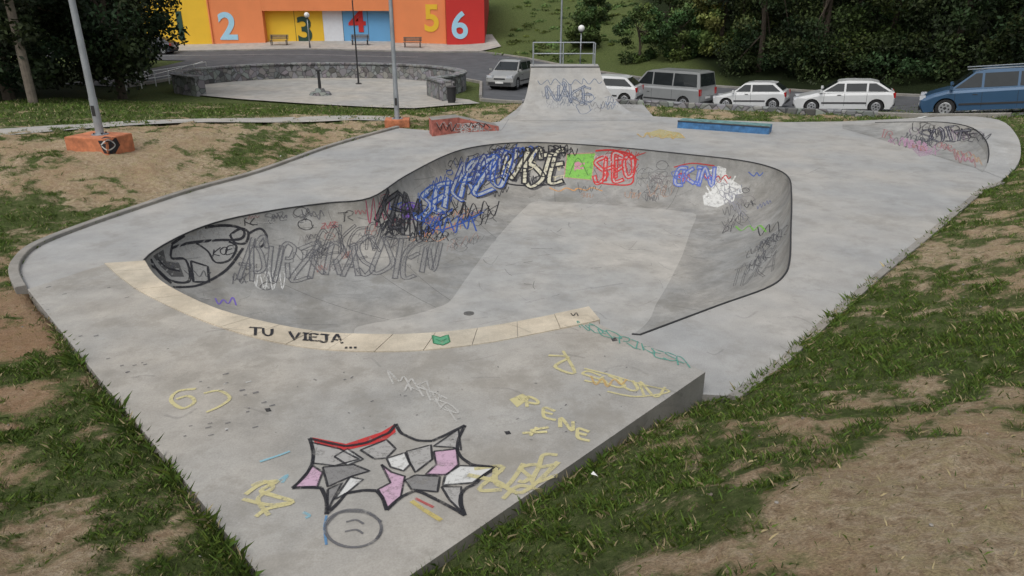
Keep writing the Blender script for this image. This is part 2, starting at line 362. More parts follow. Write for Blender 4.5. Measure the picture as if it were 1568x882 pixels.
# platform
iR2=24*SUB; rim_front=rim[iR2:]+[rim[0]]
EE=Vector((E.x,E.y,platz(E.x,E.y))); RR=Vector((R.x,R.y,platz(R.x,R.y)))
pl=[A2]+[PP(*p) for p in [(150,578),(280,733),(400,885)]]+[tip,RR,EE]+rim_front+[A]
pm=MB(); tri=tessellate_polygon([[Vector((v.x,v.y,0)) for v in pl]]); pm.add([v+Vector((0,0,.003)) for v in pl],tri,'plat')
ring=pl[:7]+[R2]; pm.add([v+Vector((0,0,.003)) for v in ring]+[Vector((v.x,v.y,v.z-1.0)) for v in ring],[(i,i+1,len(ring)+i+1,len(ring)+i) for i in range(len(ring)-1)],'kerb')
pm.done('raised_platform')
# coping blocks
inn=catmull([PP(*p) for p in [(222,400),(236,421),(262,441),(330,473),(400,493),(480,508),(560,513),(640,512),(720,505),(800,492),(870,478),(902,471)]],8)
out=catmull([PP(*p) for p in [(160,404),(188,428),(220,450),(300,488),(380,515),(460,532),(540,539),(640,538),(740,527),(830,510),(895,497),(919,491)]],8)
def resample(pts,k):
    L=[0]
    for i in range(1,len(pts)): L.append(L[-1]+(pts[i]-pts[i-1]).length)
    o=[]
    for j in range(k+1):
        t=L[-1]*j/k; i=min(max(1,np.searchsorted(L,t)),len(pts)-1); u=(t-L[i-1])/(L[i]-L[i-1]+1e-9); o.append(pts[i-1].lerp(pts[i],u))
    return o
NB=16; ii=resample(inn,NB*4); oo=resample(out,NB*4); cb=MB(); up=Vector((0,0,.018))
for b_ in range(NB):
    a=[ii[b_*4+j] for j in range(5)]; o=[oo[b_*4+j] for j in range(5)]
    a[0]=a[0].lerp(a[1],.03);o[0]=o[0].lerp(o[1],.03);a[-1]=a[-1].lerp(a[-2],.03);o[-1]=o[-1].lerp(o[-2],.03)
    dz=Vector((0,0,random.uniform(-.004,.004)))
    lp=a+o[::-1]; nn=len(lp)
    cb.add([v+up+dz for v in lp]+[v-Vector((0,0,.06)) for v in lp],[(j,j+1,8-j,9-j) for j in range(4)]+[(i,(i+1)%nn,nn+(i+1)%nn,nn+i) for i in range(nn)],'block')
cb.done('coping_blocks')
def tube(pts,r,k,mb,n=8):
    pts=[Vector(p) for p in pts]; vs=[];fs=[]
    for i,p in enumerate(pts):
        d=(pts[min(i+1,len(pts)-1)]-pts[max(i-1,0)]).normalized(); s_=d.cross(Vector((0,0,1))).normalized() if abs(d.z)<.95 else Vector((1,0,0)); u=s_.cross(d)
        for j in range(n):
            a=2*math.pi*j/n; vs.append(p+s_*math.cos(a)*r+u*math.sin(a)*r)
    for i in range(len(pts)-1):
        for j in range(n): fs.append((i*n+j,i*n+(j+1)%n,(i+1)*n+(j+1)%n,(i+1)*n+j))
    mb.add(vs,fs,k)
cp=MB(); tube([v+Vector((0,0,.003)) for v in rim[:22*SUB+2]],.016,'steel',cp); cp.done('coping_pipe',smooth=True)
def ribbonbox(path,w,h,k,mb,side=0,sink=.25):
    vs=[];fs=[];m_=len(path)
    for i,p in enumerate(path):
        d=(path[min(i+1,m_-1)]-path[max(i-1,0)]); d.z=0; d.normalize(); s_=Vector((-d.y,d.x,0))
        c=p+s_*side*w/2
        for a,z in((-.5,-sink),(-.5,h*.85),(-.42,h),(.42,h),(.5,h*.85),(.5,-sink)): vs.append(c+s_*a*w+Vector((0,0,z)))
    for i in range(m_-1):
        for j in range(5): fs.append((i*6+j,i*6+j+1,(i+1)*6+j+1,(i+1)*6+j))
    fs.append((0,1,2,3,4,5)); fs.append(tuple((m_-1)*6+j for j in range(5,-1,-1)))
    mb.add(vs,fs,k)
kb=MB(); ribbonbox(left_edge,.15,.07,'kerb',kb,1); kb.done('deck_edge_kerb')
kb=MB(); ribbonbox([v for v in right_edge],.12,.02,'kerb',kb,1); kb.done('deck_edge_kerb')
# corner quarter pipe
cq=MB(); prof=[0,.15,.3,.45,.6,.75,.88,1]; m_=len(mL); vs=[]
for t in prof:
    for i in range(m_):
        a,b_=mB[i],mL[i]; vs.append((a.x+(b_.x-a.x)*t,a.y+(b_.y-a.y)*t,.006+b_.z*(1-math.sqrt(max(0,1-t*t*.96)))/(1-math.sqrt(.04))))
for i in range(m_): vs.append(mO[i]+Vector((0,0,.006)))
for i in range(m_): vs.append(flat(mO[i])-Vector((0,0,.5)))
nr=len(prof)+2
fs=[(r_*m_+i,r_*m_+i+1,(r_+1)*m_+i+1,(r_+1)*m_+i) for r_ in range(nr-1) for i in range(m_-1)]
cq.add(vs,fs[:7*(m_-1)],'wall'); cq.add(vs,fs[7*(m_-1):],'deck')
tube([v+Vector((0,0,.006)) for v in mL[4:-4]],.016,'steel',cq,6)
cq.done('corner_quarter_pipe')
# big ramp
rp_=MB(); BL=P(784,185);BR=P(996,184);TL=P(813,103,1.6);TR=P(918,103,1.6); vs=[];KX=12;KT=12
for j in range(KT+1):
    th=math.pi/2*j/KT*.86; hf=math.sin(th)/math.sin(math.pi/2*.86); vf=(1-math.cos(th))/(1-math.cos(math.pi/2*.86))
    for i in range(KX+1):
        u=i/KX; a=BL.lerp(BR,u); b_=TL.lerp(TR,u); vs.append((a.x+(b_.x-a.x)*hf,a.y+(b_.y-a.y)*hf,.006+1.6*vf))
fs=[(j*(KX+1)+i,j*(KX+1)+i+1,(j+1)*(KX+1)+i+1,(j+1)*(KX+1)+i) for j in range(KT) for i in range(KX)]
rp_.add(vs,fs,'deck')
bk=1.6; TLb=TL+Vector((0,bk,0)); TRb=TR+Vector((.1,bk,0)); lo=lambda v: Vector((v.x,v.y,-1.2))
Lcol=[Vector(vs[j*(KX+1)]) for j in range(KT+1)]; Rcol=[Vector(vs[j*(KX+1)+KX]) for j in range(KT+1)]
rp_.add([TL,TR,TRb,TLb],[(0,1,2,3)],'deck')
for col,bkp in((Lcol,TLb),(Rcol,TRb)):
    base=[lo(v) for v in col]; cc=col+[bkp]; bb=base+[lo(bkp)]; k=len(cc)
    rp_.add(cc+bb,[(i,i+1,k+i+1,k+i) for i in range(k-1)],'wall')
rp_.add([TLb,TRb,lo(TRb),lo(TLb)],[(0,1,2,3)],'wall')
tube([TL+Vector((0,0,.01)),TR+Vector((0,0,.01))],.024,'steel',rp_)
rp_.done('quarter_pipe_ramp')
gr_=MB(); gx0=TL.x+.12; gx1=TR.x-.1; gy0=TL.y+.9; gy1=TLb.y-.05; zt=1.6
cs=[(gx0,gy0),(gx0,gy1),(gx1,gy1),(gx1,gy0)]
for x,y in cs+[((gx0+gx1)/2,gy1)]: gr_.cyl((x,y,zt-.02),(x,y,zt+.86),.025,.025,'galv',8)
for h_ in(.42,.86):
    for i in range(3): gr_.cyl((*cs[i],zt+h_),(*cs[i+1],zt+h_),.022,.022,'galv',8)
gr_.done('guard_railing')
# grind box
gb=MB(); a=P(1037,196);b_=P(1177,206); d=(b_-a).normalized(); s_=Vector((-d.y,d.x,0)); L=(b_-a).length; hb=.24; wd=.75
def qbox(mb,a,d,s_,L,wd,h,kt,ks):
    c=[a,a+d*L,a+d*L+s_*wd,a+s_*wd]; t=[v+Vector((0,0,h)) for v in c]
    mb.add(c+t,[(4,5,6,7)],kt); mb.add(c+t,[(0,1,5,4),(1,2,6,5),(2,3,7,6),(3,0,4,7)],ks)
qbox(gb,a,d,s_,L,wd,hb,'boxgreen','boxblue'); tube([a+Vector((0,-.0,hb)),b_+Vector((0,0,hb))],.025,'steel',gb); gb.done('grind_box')
# wedge ledge
wl=MB(); a=P(662,209); b_=P(704,203); c_=P(764,200)
s_=Vector((-.25,1,0)).normalized()*.7
for (p,q_,h0,h1) in((a,b_,.52,.5),(b_,c_,.48,.14)):
    vs=[p,q_,q_+s_,p+s_,p+Vector((0,0,h0)),q_+Vector((0,0,h1)),q_+s_+Vector((0,0,h1)),p+s_+Vector((0,0,h0))]
    wl.add(vs,[(4,5,6,7)],'kerb'); wl.add(vs,[(0,1,5,4),(1,2,6,5),(2,3,7,6),(3,0,4,7)],'redp')
wl.done('wedge_ledge',bevel=.015)

# ---------------------------------------------------------------- draped sheets
def inside(poly,x,y):
    c=False;n=len(poly)
    for i in range(n):
        ax,ay=poly[i];bx,by=poly[(i+1)%n]
        if (ay>y)!=(by>y) and x<(bx-ax)*(y-ay)/(by-ay)+ax: c=not c
    return c
def drape(name,poly,off,mat,step=.8):
    b2=[];n=len(poly)
    for i in range(n):
        a=Vector(poly[i]);c=Vector(poly[(i+1)%n]);k=max(1,int((c-a).length/step))
        for j in range(k): b2.append(a.lerp(c,j/k))
    xs_=[p[0] for p in poly];ys_=[p[1] for p in poly]; ip=[]
    for x in np.arange(min(xs_),max(xs_),step):
        for y in np.arange(min(ys_),max(ys_),step):
            if inside(poly,x,y): ip.append(Vector((x,y)))
    r_=delaunay_2d_cdt(b2+ip,[],[list(range(len(b2)))],1,1e-4)
    vx=np.array([v.x for v in r_[0]]);vy=np.array([v.y for v in r_[0]]);vz=Gr(vx,vy)+off
    me=bpy.data.meshes.new(name); me.from_pydata(list(zip(vx,vy,vz)),[],[list(f) for f in r_[2]]); me.materials.append(M[mat])
    me.polygons.foreach_set('use_smooth',[True]*len(me.polygons))
    o=bpy.data.objects.new(name,me); scene.collection.objects.link(o); return o
def dpath(p,step=.6,off=0):
    o=[]
    for i in range(len(p)-1):
        a=Vector(p[i]);b_=Vector(p[i+1]);k=max(1,int((b_-a).length/step))
        for j in range(k): q_=a.lerp(b_,j/k); o.append(q_)
    o.append(Vector(p[-1])); return [Vector((q_.x,q_.y,G(q_.x,q_.y)+off)) for q_ in o]
def strip(mb,p,w,off,k):
    pp=dpath(p,.6,off); vs=[];fs=[]
    for i,q_ in enumerate(pp):
        d=pp[min(i+1,len(pp)-1)]-pp[max(i-1,0)]; d.z=0; d.normalize(); s_=Vector((-d.y,d.x,0))*w/2; vs+=[q_-s_,q_+s_]
    mb.add(vs,[(2*i,2*i+1,2*i+3,2*i+2) for i in range(len(pp)-1)],k)
road=[(23,25.5),(17.2,25.2),(13.5,28.2),(9,30.6),(4,32.3),(1,34),(-1.6,38),(-2,48),(-5,52.5),(-11,54),(-18,53),(-22,48),(-22.5,43),(-26,43),(-26,60),(-44,63),(-44,67.5),(-3,67.5),(5,60),(11,50),(17,45),(22,37),(26,29)]
drape('road',road,.05,'asphalt',.9)
pc=Vector((-11.2,44.2)); PR=8.2; PRy=6.4
def arcp(t): return (pc.x+PR*math.cos(t),pc.y+PRy*math.sin(t))
plz=[arcp(t) for t in np.linspace(math.radians(-32),math.radians(206),40)]+[(-16.5,39.6),(-14,38),(-8,35.2),(-4.5,33.6),(-1.5,35),(-2.2,38)]
drape('plaza_pavement',plz,.08,'plaza',.8)
pth=[(-15.5,17.8),(-13.9,19.0),(-9.6,22.9),(-5.6,25.9),(-4.4,26.3),(-4.6,27.6),(-6.0,27.4),(-10.3,24.2),(-14.6,20.4),(-22,16.4),(-22,14.8)]
drape('footpath',pth,.05,'plaza',.5)
drape('sidewalk',[(-44,67.5),(-3,67.5),(-1,70),(-2,76),(-44,76)],.12,'plaza',1.)
kk=MB()
for pth_ in ([(-44,67.5),(-3,67.5),(5,60),(11,50)],[(17.2,25.2),(13.5,28.2),(9,30.6),(4,32.3),(1,34),(-1.6,38)],[(-22.5,43),(-22,48),(-18,53),(-11,54),(-5,52.5),(-2,48),(-1.7,40)],[(26,29),(22,37),(17,45),(11,50)]):
    ribbonbox(dpath(pth_),.18,.17,'kerb',kk)
kk.done('road_kerb')
lm=MB()
for i,(x,y) in enumerate([(17.6,27.7),(15.1,33.6),(12.8,39.4),(8.7,41.4)]):
    strip(lm,[(x-3.2,y-1.6),(x+2.2,y+3.0)] if i<3 else [(x-2.8,y-2),(x-.5,y+3)],.12,.075,'paint')
strip(lm,[(-43,64),(-8,64)],.12,.075,'paint'); strip(lm,[(-24,44),(-24.3,59)],.14,.075,'paint')
lm.done('road_marking')
sw=MB(); arc=[arcp(t) for t in np.linspace(math.radians(-34),math.radians(206),50)]
arc=[(-3.2,37.2)]+arc+[(-16.8,40.0)]
pth_=[Vector((x,y,G(x,y))) for x,y in arc]
ribbonbox(pth_,.55,.95,'stone',sw)
ribbonbox([v+Vector((0,0,.95)) for v in pth_],.66,.1,'stone',sw,sink=0.0)
sw.done('stone_wall')
sw=MB(); ribbonbox(dpath([(13.8,27.6),(9.2,30.0),(4.4,31.6),(.5,33.2)]),.25,.22,'stone',sw); sw.done('low_stone_wall')
fx=MB(); x,y=-10.5,40.5; z=G(x,y)+.08
fx.cyl((x,y,z),(x,y,z+.18),.62,.5,'stone',12); fx.cyl((x,y,z+.18),(x,y,z+.35),.3,.22,'stone',10); fx.cyl((x,y,z+.35),(x,y,z+1.25),.09,.07,'steel',8); fx.cyl((x,y,z+1.25),(x,y,z+1.34),.16,.14,'steel',8)
fx.done('drinking_fountain')
bn=MB(); x,y=-2.95,36.0; z=G(x,y)+.05
bn.cyl((x,y,z),(x,y,z+.12),.18,.18,'steel',12); bn.cyl((x,y,z+.12),(x,y,z+.75),.2,.23,'black',14); bn.cyl((x,y,z+.75),(x,y,z+.8),.25,.25,'steel',14)
bn.done('litter_bin')

# ---------------------------------------------------------------- lamps, poles
def lamp(x,y,z,h,r=.085,arm=1.2,ang=0,mat='galv'):
    mb=MB(); mb.cyl((x,y,z),(x,y,z+.03),.2,.2,mat,12); mb.cyl((x,y,z+.03),(x,y,z+.9),r*1.15,r*1.1,mat,14); mb.cyl((x,y,z+.9),(x,y,z+h),r,r*.55,mat,14)
    mb.box(x,y-r*1.12,z+.6,.08,.01,.25,'steel')
    for i in range(4): mb.cyl((x+.14*math.cos(i*1.57+.8),y+.14*math.sin(i*1.57+.8),z+.03),(x+.14*math.cos(i*1.57+.8),y+.14*math.sin(i*1.57+.8),z+.07),.018,.018,'steel',6)
    dx,dy=math.cos(ang),math.sin(ang); mb.cyl((x,y,z+h-.05),(x+dx*arm,y+dy*arm,z+h+.25),r*.5,r*.4,mat,8)
    mb.box(x+dx*(arm+.3),y+dy*(arm+.3),z+h+.27,.75,.26,.13,mat,ang); mb.box(x+dx*(arm+.3),y+dy*(arm+.3),z+h+.195,.5,.2,.02,'lampclear',ang)
    return mb.done('street_lamp')
def plinth(cx,cy,z,sx,sy,h,rot):
    mb=MB(); mb.box(cx,cy,z+h/2-.25,sx,sy,h+.5,'orange',rot); mb.box(cx,cy,z+h+.002,sx*.985,sy*.985,.02,'orange',rot); return mb.done('lamp_plinth',bevel=.03)
gL=P(148,243,.5); zL=.46
plinth(gL.x-.12,gL.y+.5,zL,1.2,.9,.52,-.25)
lamp(gL.x-.1,gL.y+.55,zL+.52,8.5,.085,ang=-.4)
p2=P(607,194,0); plinth(p2.x,p2.y+.3,0.0,.85,.7,.22,.1); lamp(p2.x,p2.y+.3,.22,8,.08,ang=-.3)
lamp(-9.6,46.5,G(-9.6,46.5)+.08,7,.05,ang=2,mat='steel'); lamp(3.0,46.5,G(3.0,46.5),8,.07,ang=.5)
lamp(-9.2,58.5,G(-9.2,58.5)+.05,7,.06,ang=-1)
def globe(x,y,h):
    z=G(x,y); mb=MB(); mb.cyl((x,y,z),(x,y,z+.5),.08,.07,'steel',10); mb.cyl((x,y,z+.5),(x,y,z+h),.05,.035,'galv',10); mb.cyl((x,y,z+h),(x,y,z+h+.08),.1,.12,'steel',10); mb.sphere((x,y,z+h+.3),.24,'globe',14); mb.done('globe_street_lamp',smooth=True)
globe(5.0,55,3.0); globe(-18.3,68.5,2.6)
wp=MB(); x,y=-20.3,31.2; z=G(x,y); wp.cyl((x,y,z-.3),(x,y,z+9),.19,.13,'wood',12); wp.box(x,y,z+8.4,1.4,.1,.12,'wood'); wp.cyl((x-.5,y,z+8.45),(x-.5,y,z+8.65),.05,.05,'galv',8); wp.cyl((x+.5,y,z+8.45),(x+.5,y,z+8.65),.05,.05,'galv',8); wp.done('utility_pole')
rl=MB(); pr_=dpath([(-21.6,41.5),(-21.2,46),(-20.8,51)],1.5)
for p in pr_: rl.cyl(p,(p.x,p.y,p.z+.9),.03,.03,'white',8)
for h_ in(.5,.9): tube([p+Vector((0,0,h_)) for p in pr_],.028,'white',rl,6)
rl.done('handrail')
def bench(x,y,rot=0):
    z=G(x,y)+.13; mb=MB(); c,s=math.cos(rot),math.sin(rot)
    def bx(lx,ly,lz,a,b_,c_,k): mb.box(x+lx*c-ly*s,y+lx*s+ly*c,z+lz,a,b_,c_,k,rot)
    for i in range(4): bx(0,-.18+i*.12,.45,1.7,.1,.04,'wood')
    for i in range(3): bx(0,.27+i*.02,.6+i*.13,1.7,.04,.1,'wood')
    for sx in(-.7,.7): bx(sx,-.15,.22,.06,.06,.43,'steel'); bx(sx,.22,.43,.06,.06,.86,'steel'); bx(sx,.03,.41,.06,.4,.04,'steel')
    mb.done('park_bench')
bench(-21.7,70.6);bench(-9.2,70.0);bench(-14.2,70.8)

# ---------------------------------------------------------------- building
be=bpy.data.objects.new('community_building',None); scene.collection.objects.link(be)
YB=72.6
def bx(name,x0,x1,z0,z1,y0,y1,k):
    mb=MB(); mb.box((x0+x1)/2,(y0+y1)/2,(z0+z1)/2,x1-x0,y1-y0,z1-z0,k); mb.done(name,parent=be)
bx('wall_yellow',-36.5,-28.6,-.6,8,YB,YB+14,'b_yellow')
bx('wall_orange_left',-28.59,-23.6,-.6,8,YB,YB+14,'b_orange')
bx('wall_orange_lintel',-23.59,-11.4,3.15,8,YB,YB+14,'b_orange')
bx('wall_orange_right',-11.39,-6.2,-.6,8,YB,YB+14,'b_orange')
bx('wall_red',-6.19,-2.6,-.6,8,YB-.4,YB+14,'b_red')
bx('door_panel_yellow',-23.59,-18.1,-.6,3.149,YB+.7,YB+1.2,'b_yellow')
bx('door_panel_white',-18.09,-16.2,-.6,3.149,YB+.7,YB+1.2,'b_white')
bx('door_panel_blue',-16.19,-11.41,-.6,3.149,YB+.7,YB+1.2,'b_blue')
bx('roof_parapet',-36.6,-2.5,8.0,8.3,YB-.5,YB+14.1,'kerb')
for x in(-28.6,-11.3,-6.35): bx('downpipe',x-.06,x+.06,0,8,YB-.13,YB-.01,'b_orange')
for x in(-34,-30.5,-26,-21,-16,-9):
    bx('window_frame',x-1,x+1,5.2,6.8,YB-.03,YB+.02,'white'); bx('window',x-.9,x+.9,5.3,6.7,YB-.04,YB+.01,'glass')
for x in(-20.8,-16.2,-13.8): bx('panel_joint',x-.02,x+.02,0,3.14,YB+.69,YB+.72,'black')
def numeral(ch,x,z,h,y,k,sx=1.0,off=.035):
    cu=bpy.data.curves.new('numeral','FONT'); cu.body=ch; cu.size=h/.70; cu.align_x='CENTER'; cu.extrude=.02; cu.offset=off*h
    o=bpy.data.objects.new('numeral_'+ch,cu); scene.collection.objects.link(o); dg=bpy.context.evaluated_depsgraph_get(); me=bpy.data.meshes.new_from_object(o.evaluated_get(dg))
    bpy.data.objects.remove(o); o=bpy.data.objects.new('numeral_'+ch,me); scene.collection.objects.link(o); me.materials.clear(); me.materials.append(M[k])
    o.location=(x,y,z); o.rotation_euler=(math.pi/2,0,0); o.scale=(sx,1,1); o.parent=be
numeral('1',-31.5,.6,2.5,YB-.03,'b_dgreen'); numeral('2',-27.0,.65,2.35,YB-.03,'b_lblue',1.05); numeral('3',-19.9,.4,2.2,YB+.67,'b_dgreen',1.05); numeral('4',-14.8,1.3,1.9,YB+.67,'b_red',1.2)
numeral('5',-7.6,1.4,2.3,YB-.03,'b_yellow',.95); numeral('6',-4.95,.75,2.35,YB-.43,'b_lblue',1.0,.025)
rw=MB(); ribbonbox(dpath([(-2,93),(4,93),(12,94)],1.),.4,1.2,'kerb',rw); rw.done('retaining_wall')

# ---------------------------------------------------------------- cars
def carmat(name,col,metal=.0):
    m,nt,b=nodes_of(name); n=noise(nt,1.5,3); r=ramp(nt,n.outputs['Fac'],[(.3,.93),(.7,1.04)])
    nt.links.new(mix(nt,1.,col,r.outputs[0],'MULTIPLY'),b.inputs['Base Color']); b.inputs['Roughness'].default_value=.32; b.inputs['Metallic'].default_value=metal; b.inputs['Coat Weight'].default_value=.6; b.inputs['Coat Roughness'].default_value=.08
    return m
M['cwhite']=carmat('car_paint_white',(.62,.63,.63)); M['cblue']=carmat('car_paint_blue',(.04,.10,.19),.2); M['csilver']=carmat('car_paint_silver',(.36,.36,.35),.3); M['cgrey']=carmat('van_paint_grey',(.32,.33,.33),.2); M['cdark']=carmat('car_paint_dark',(.04,.045,.06),.2)
def car(name,x,y,head,L,Wd,H,style,k,z=None):
    mb=MB(); z=G(x,y)+.055 if z is None else z
    f=L/2; w=Wd/2
    if style=='hatch':
        r=.29; top=[(f,.42),(f-.02,.60),(f-.14,.68),(f-.55,.78),(f-1.0,.88),(0,.92),(-f+.3,.95),(-f+.05,.92),(-f,.72),(-f+.01,.40)]; gh=[(f-1.0,.88),(f-1.62,H-.04),(f-1.95,H),(-f+.9,H-.01),(-f+.62,H-.06),(-f+.12,.94)]; wf=f-.72; wr=-f+.62; spl=[-.12]
        if L>3.95: gh=[(f-1.05,.90),(f-1.85,H-.04),(f-2.2,H),(-f+1.0,H-.02),(-f+.7,H-.09),(-f+.12,.97)]; wf=f-.8; wr=-f+.72; spl=[-.05,-.95]
    elif style=='mpv':
        r=.33; top=[(f,.45),(f-.02,.66),(f-.15,.78),(f-.5,.90),(f-.92,1.0),(0,1.03),(-f+.3,1.06),(-f+.05,1.04),(-f,.8),(-f+.02,.42)]; gh=[(f-.95,1.0),(f-1.75,H-.07),(f-2.15,H),(-f+.8,H-.03),(-f+.4,H-.1),(-f+.1,1.05)]; wf=f-.88; wr=-f+.78; spl=[.25,-.85]
    else:
        r=.33; top=[(f,.45),(f-.02,.75),(f-.12,.92),(f-.4,1.04),(f-.72,1.14),(0,1.14),(-f+.3,1.14),(-f+.03,1.14),(-f,.8),(-f+.01,.42)]; gh=[(f-.7,1.14),(f-1.35,H-.1),(f-1.75,H),(-f+.5,H),(-f+.16,H-.06),(-f+.03,1.14)]; wf=f-.9; wr=-f+.95; spl=[.55,-.7]
    g=.20; ar=r+.055; bot=[]
    for wx in(wr,wf):
        for t in np.linspace(math.pi*1.08,-math.pi*.08,13):
            bot.append((wx+ar*math.cos(t),max(g,r+ar*math.sin(t))))
    poly=[(-f+.12,g)]+bot+[(f-.12,g)]+top
    L_=[(-w,[(a*.97 if abs(a)>f-.25 else a,(b_-.14 if b_>r+ar+.05 else b_)) for a,b_ in poly]),(-w+.035,[(a*.985 if abs(a)>f-.25 else a,(b_-.05 if b_>r+ar+.05 else b_)) for a,b_ in poly]),(-w+.14,poly),(w-.14,poly)]
    L_+= [(-L_[1][0],L_[1][1]),(w,L_[0][1])]
    n=len(poly); vs=[(a,yy,b_) for yy,pp in L_ for a,b_ in pp]
    fs=[(l*n+i,l*n+(i+1)%n,(l+1)*n+(i+1)%n,(l+1)*n+i) for l in range(len(L_)-1) for i in range(n)]
    for l,rev in((0,False),(len(L_)-1,True)):
        t=tessellate_polygon([[Vector((a,b_,0)) for a,b_ in L_[l][1]]]); fs+=[tuple(l*n+q for q in (tt if rev else tt[::-1])) for tt in t]
    mb.add(vs,fs,k)
    zb=gh[0][1]; yb=w-.06; yr=w-(.24 if style!='van' else .17)
    def yw(zz): return yb+(yr-yb)*max(0,(zz-zb))/(H-zb)
    m_=len(gh); vs=[(a,-yw(b_),b_-.03 if b_<=1.15 else b_) for a,b_ in gh]+[(a,yw(b_),b_-.03 if b_<=1.15 else b_) for a,b_ in gh]
    mb.add(vs,[tuple(range(m_)),tuple(range(2*m_-1,m_-1,-1))]+[(i+1,i,m_+i,m_+i+1) for i in range(m_-1)],k)
    for (a,b_,o) in((gh[0],gh[1],1),(gh[5],gh[4],-1)):
        pa=Vector((a[0],0,a[1])).lerp(Vector((b_[0],0,b_[1])),.12); pb=Vector((a[0],0,a[1])).lerp(Vector((b_[0],0,b_[1])),.92 if style!='van' else .95)
        nn=Vector((b_[1]-a[1],0,-(b_[0]-a[0]))); nn=nn*(1 if nn.x*o>0 else -1); nn=nn.normalized()*.008
        ya=yw(pa.z)-.07; yc=yw(pb.z)-.07
        mb.add([pa+nn+Vector((0,-ya,0)),pa+nn+Vector((0,ya,0)),pb+nn+Vector((0,yc,0)),pb+nn+Vector((0,-yc,0))],[(0,1,2,3)],'glass')
    z0=zb+.05; z1=H-.12
    def xf(zz): a,b_=gh[0],gh[1]; return a[0]+(b_[0]-a[0])*(zz-a[1])/(b_[1]-a[1])
    def xr(zz): a,b_=gh[5],gh[4]; return a[0]+(b_[0]-a[0])*(zz-a[1])/(b_[1]-a[1])
    ed=[None]+spl+['e']
    for i in range(len(ed)-1):
        for sgn in(-1,1):
            def pt(xx,zz): return (xx,sgn*(yw(zz)+.007),zz)
            a0=xf(z0)-.14 if ed[i] is None else ed[i]-.04; a1=xf(z1)-.10 if ed[i] is None else ed[i]-.04
            c0=xr(z0)+.18 if ed[i+1]=='e' else ed[i+1]+.04; c1=xr(z1)+.16 if ed[i+1]=='e' else ed[i+1]+.04
            mb.add([pt(a0,z0),pt(c0,z0),pt(c1,z1),pt(a1,z1)],[(0,1,2,3) if sgn>0 else (3,2,1,0)],'glass')
    for wx in(wf,wr):
        for sgn in(-1,1):
            y0=sgn*(w-.21); y1=sgn*(w-.012)
            mb.cyl((wx,y0,r),(wx,y1,r),r,r*.985,'tyre',24); mb.cyl((wx,y1,r),(wx,y1+sgn*.006,r),r*.66,r*.62,'rim',20); mb.cyl((wx,y1+sgn*.006,r),(wx,y1+sgn*.012,r),r*.16,r*.14,'plastic',10)
            for q_ in range(6):
                t=q_*math.pi/3+.3; mb.cyl((wx+math.cos(t)*r*.4,y1+sgn*.004,r+math.sin(t)*r*.4),(wx+math.cos(t)*r*.4,y1+sgn*.009,r+math.sin(t)*r*.4),r*.11,r*.1,'plastic',8)
            mb.cyl((wx,sgn*(w-.5),r+.02),(wx,sgn*(w-.22),r+.02),ar*.99,ar*.99,'black',16)
    for sgn in(-1,1):
        mb.box((wf+wr)/2,sgn*(w+.004),.46,(wf-wr)-2*ar-.1,.02,.07,'plastic')
        for xd in ([spl[0]]+([spl[1]] if len(spl)>1 else [])+[xf(z0)-.15]): mb.box(xd,sgn*(w+.0005),.60,.012,.006,.55 if style!='van' else .8,'black')
        mb.box(spl[0]+.22,sgn*(w+.004),.80,.16,.018,.03,'plastic')
        mb.box(xf(z0)-.02,sgn*(w+.07),zb+.08,.1,.16,.12,k if style!='van' else 'plastic')
        mb.box(f-.11,sgn*(w-.25),.63 if style=='hatch' else .74,.2,.36,.15,'lampclear')
        mb.box(-f+.045,sgn*(w-.12),.78 if style=='hatch' else .92,.11,.20,.22 if style=='hatch' else .34,'lampred')
    mb.box(f-.02,0,.36,.08,Wd-.35,.14,'plastic'); mb.box(f-.03,0,.62,.06,.7,.09,'plastic'); mb.box(f+.018,0,.42,.01,.5,.11,'white')
    mb.box(-f+.02,0,.38,.08,Wd-.3,.12,'plastic' if style!='mpv' else k); mb.box(-f-.008,0,.62,.02,.5,.11,'white')
    mb.cyl((-f+.6,0,H-.02),(-f+.4,0,H+.18),.008,.005,'black',6)
    if style in('mpv',):
        for sgn in(-1,1): mb.box(-.25,sgn*(yr-.04),H+.03,L*.45,.03,.03,'galv')
    o=mb.done(name,bevel=.02)
    dx,dy=math.cos(math.radians(head)),math.sin(math.radians(head)); gz=(G(x+dx,y+dy)-G(x-dx,y-dy))/2
    o.matrix_world=Matrix.Translation((x,y,z))@Matrix.Rotation(math.radians(head),4,'Z')@Matrix.Rotation(-math.atan(gz),4,'Y')
    return o
car('parked_car',12.8,39.4,152,3.72,1.62,1.38,'hatch','cwhite')
car('parked_car',15.1,33.6,157,4.15,1.70,1.40,'hatch','cwhite')
car('parked_car',18.1,27.9,150,4.55,1.82,1.66,'mpv','cblue')
car('parked_van',8.75,41.2,138,4.75,1.9,1.95,'van','cgrey')
car('parked_car',-.05,45.4,250,4.1,1.72,1.6,'mpv','csilver')
car('parked_car',4.75,38.6,158,3.9,1.65,1.38,'hatch','cwhite')
car('parked_car',-31.5,66.0,180,4.2,1.7,1.42,'hatch','cdark')

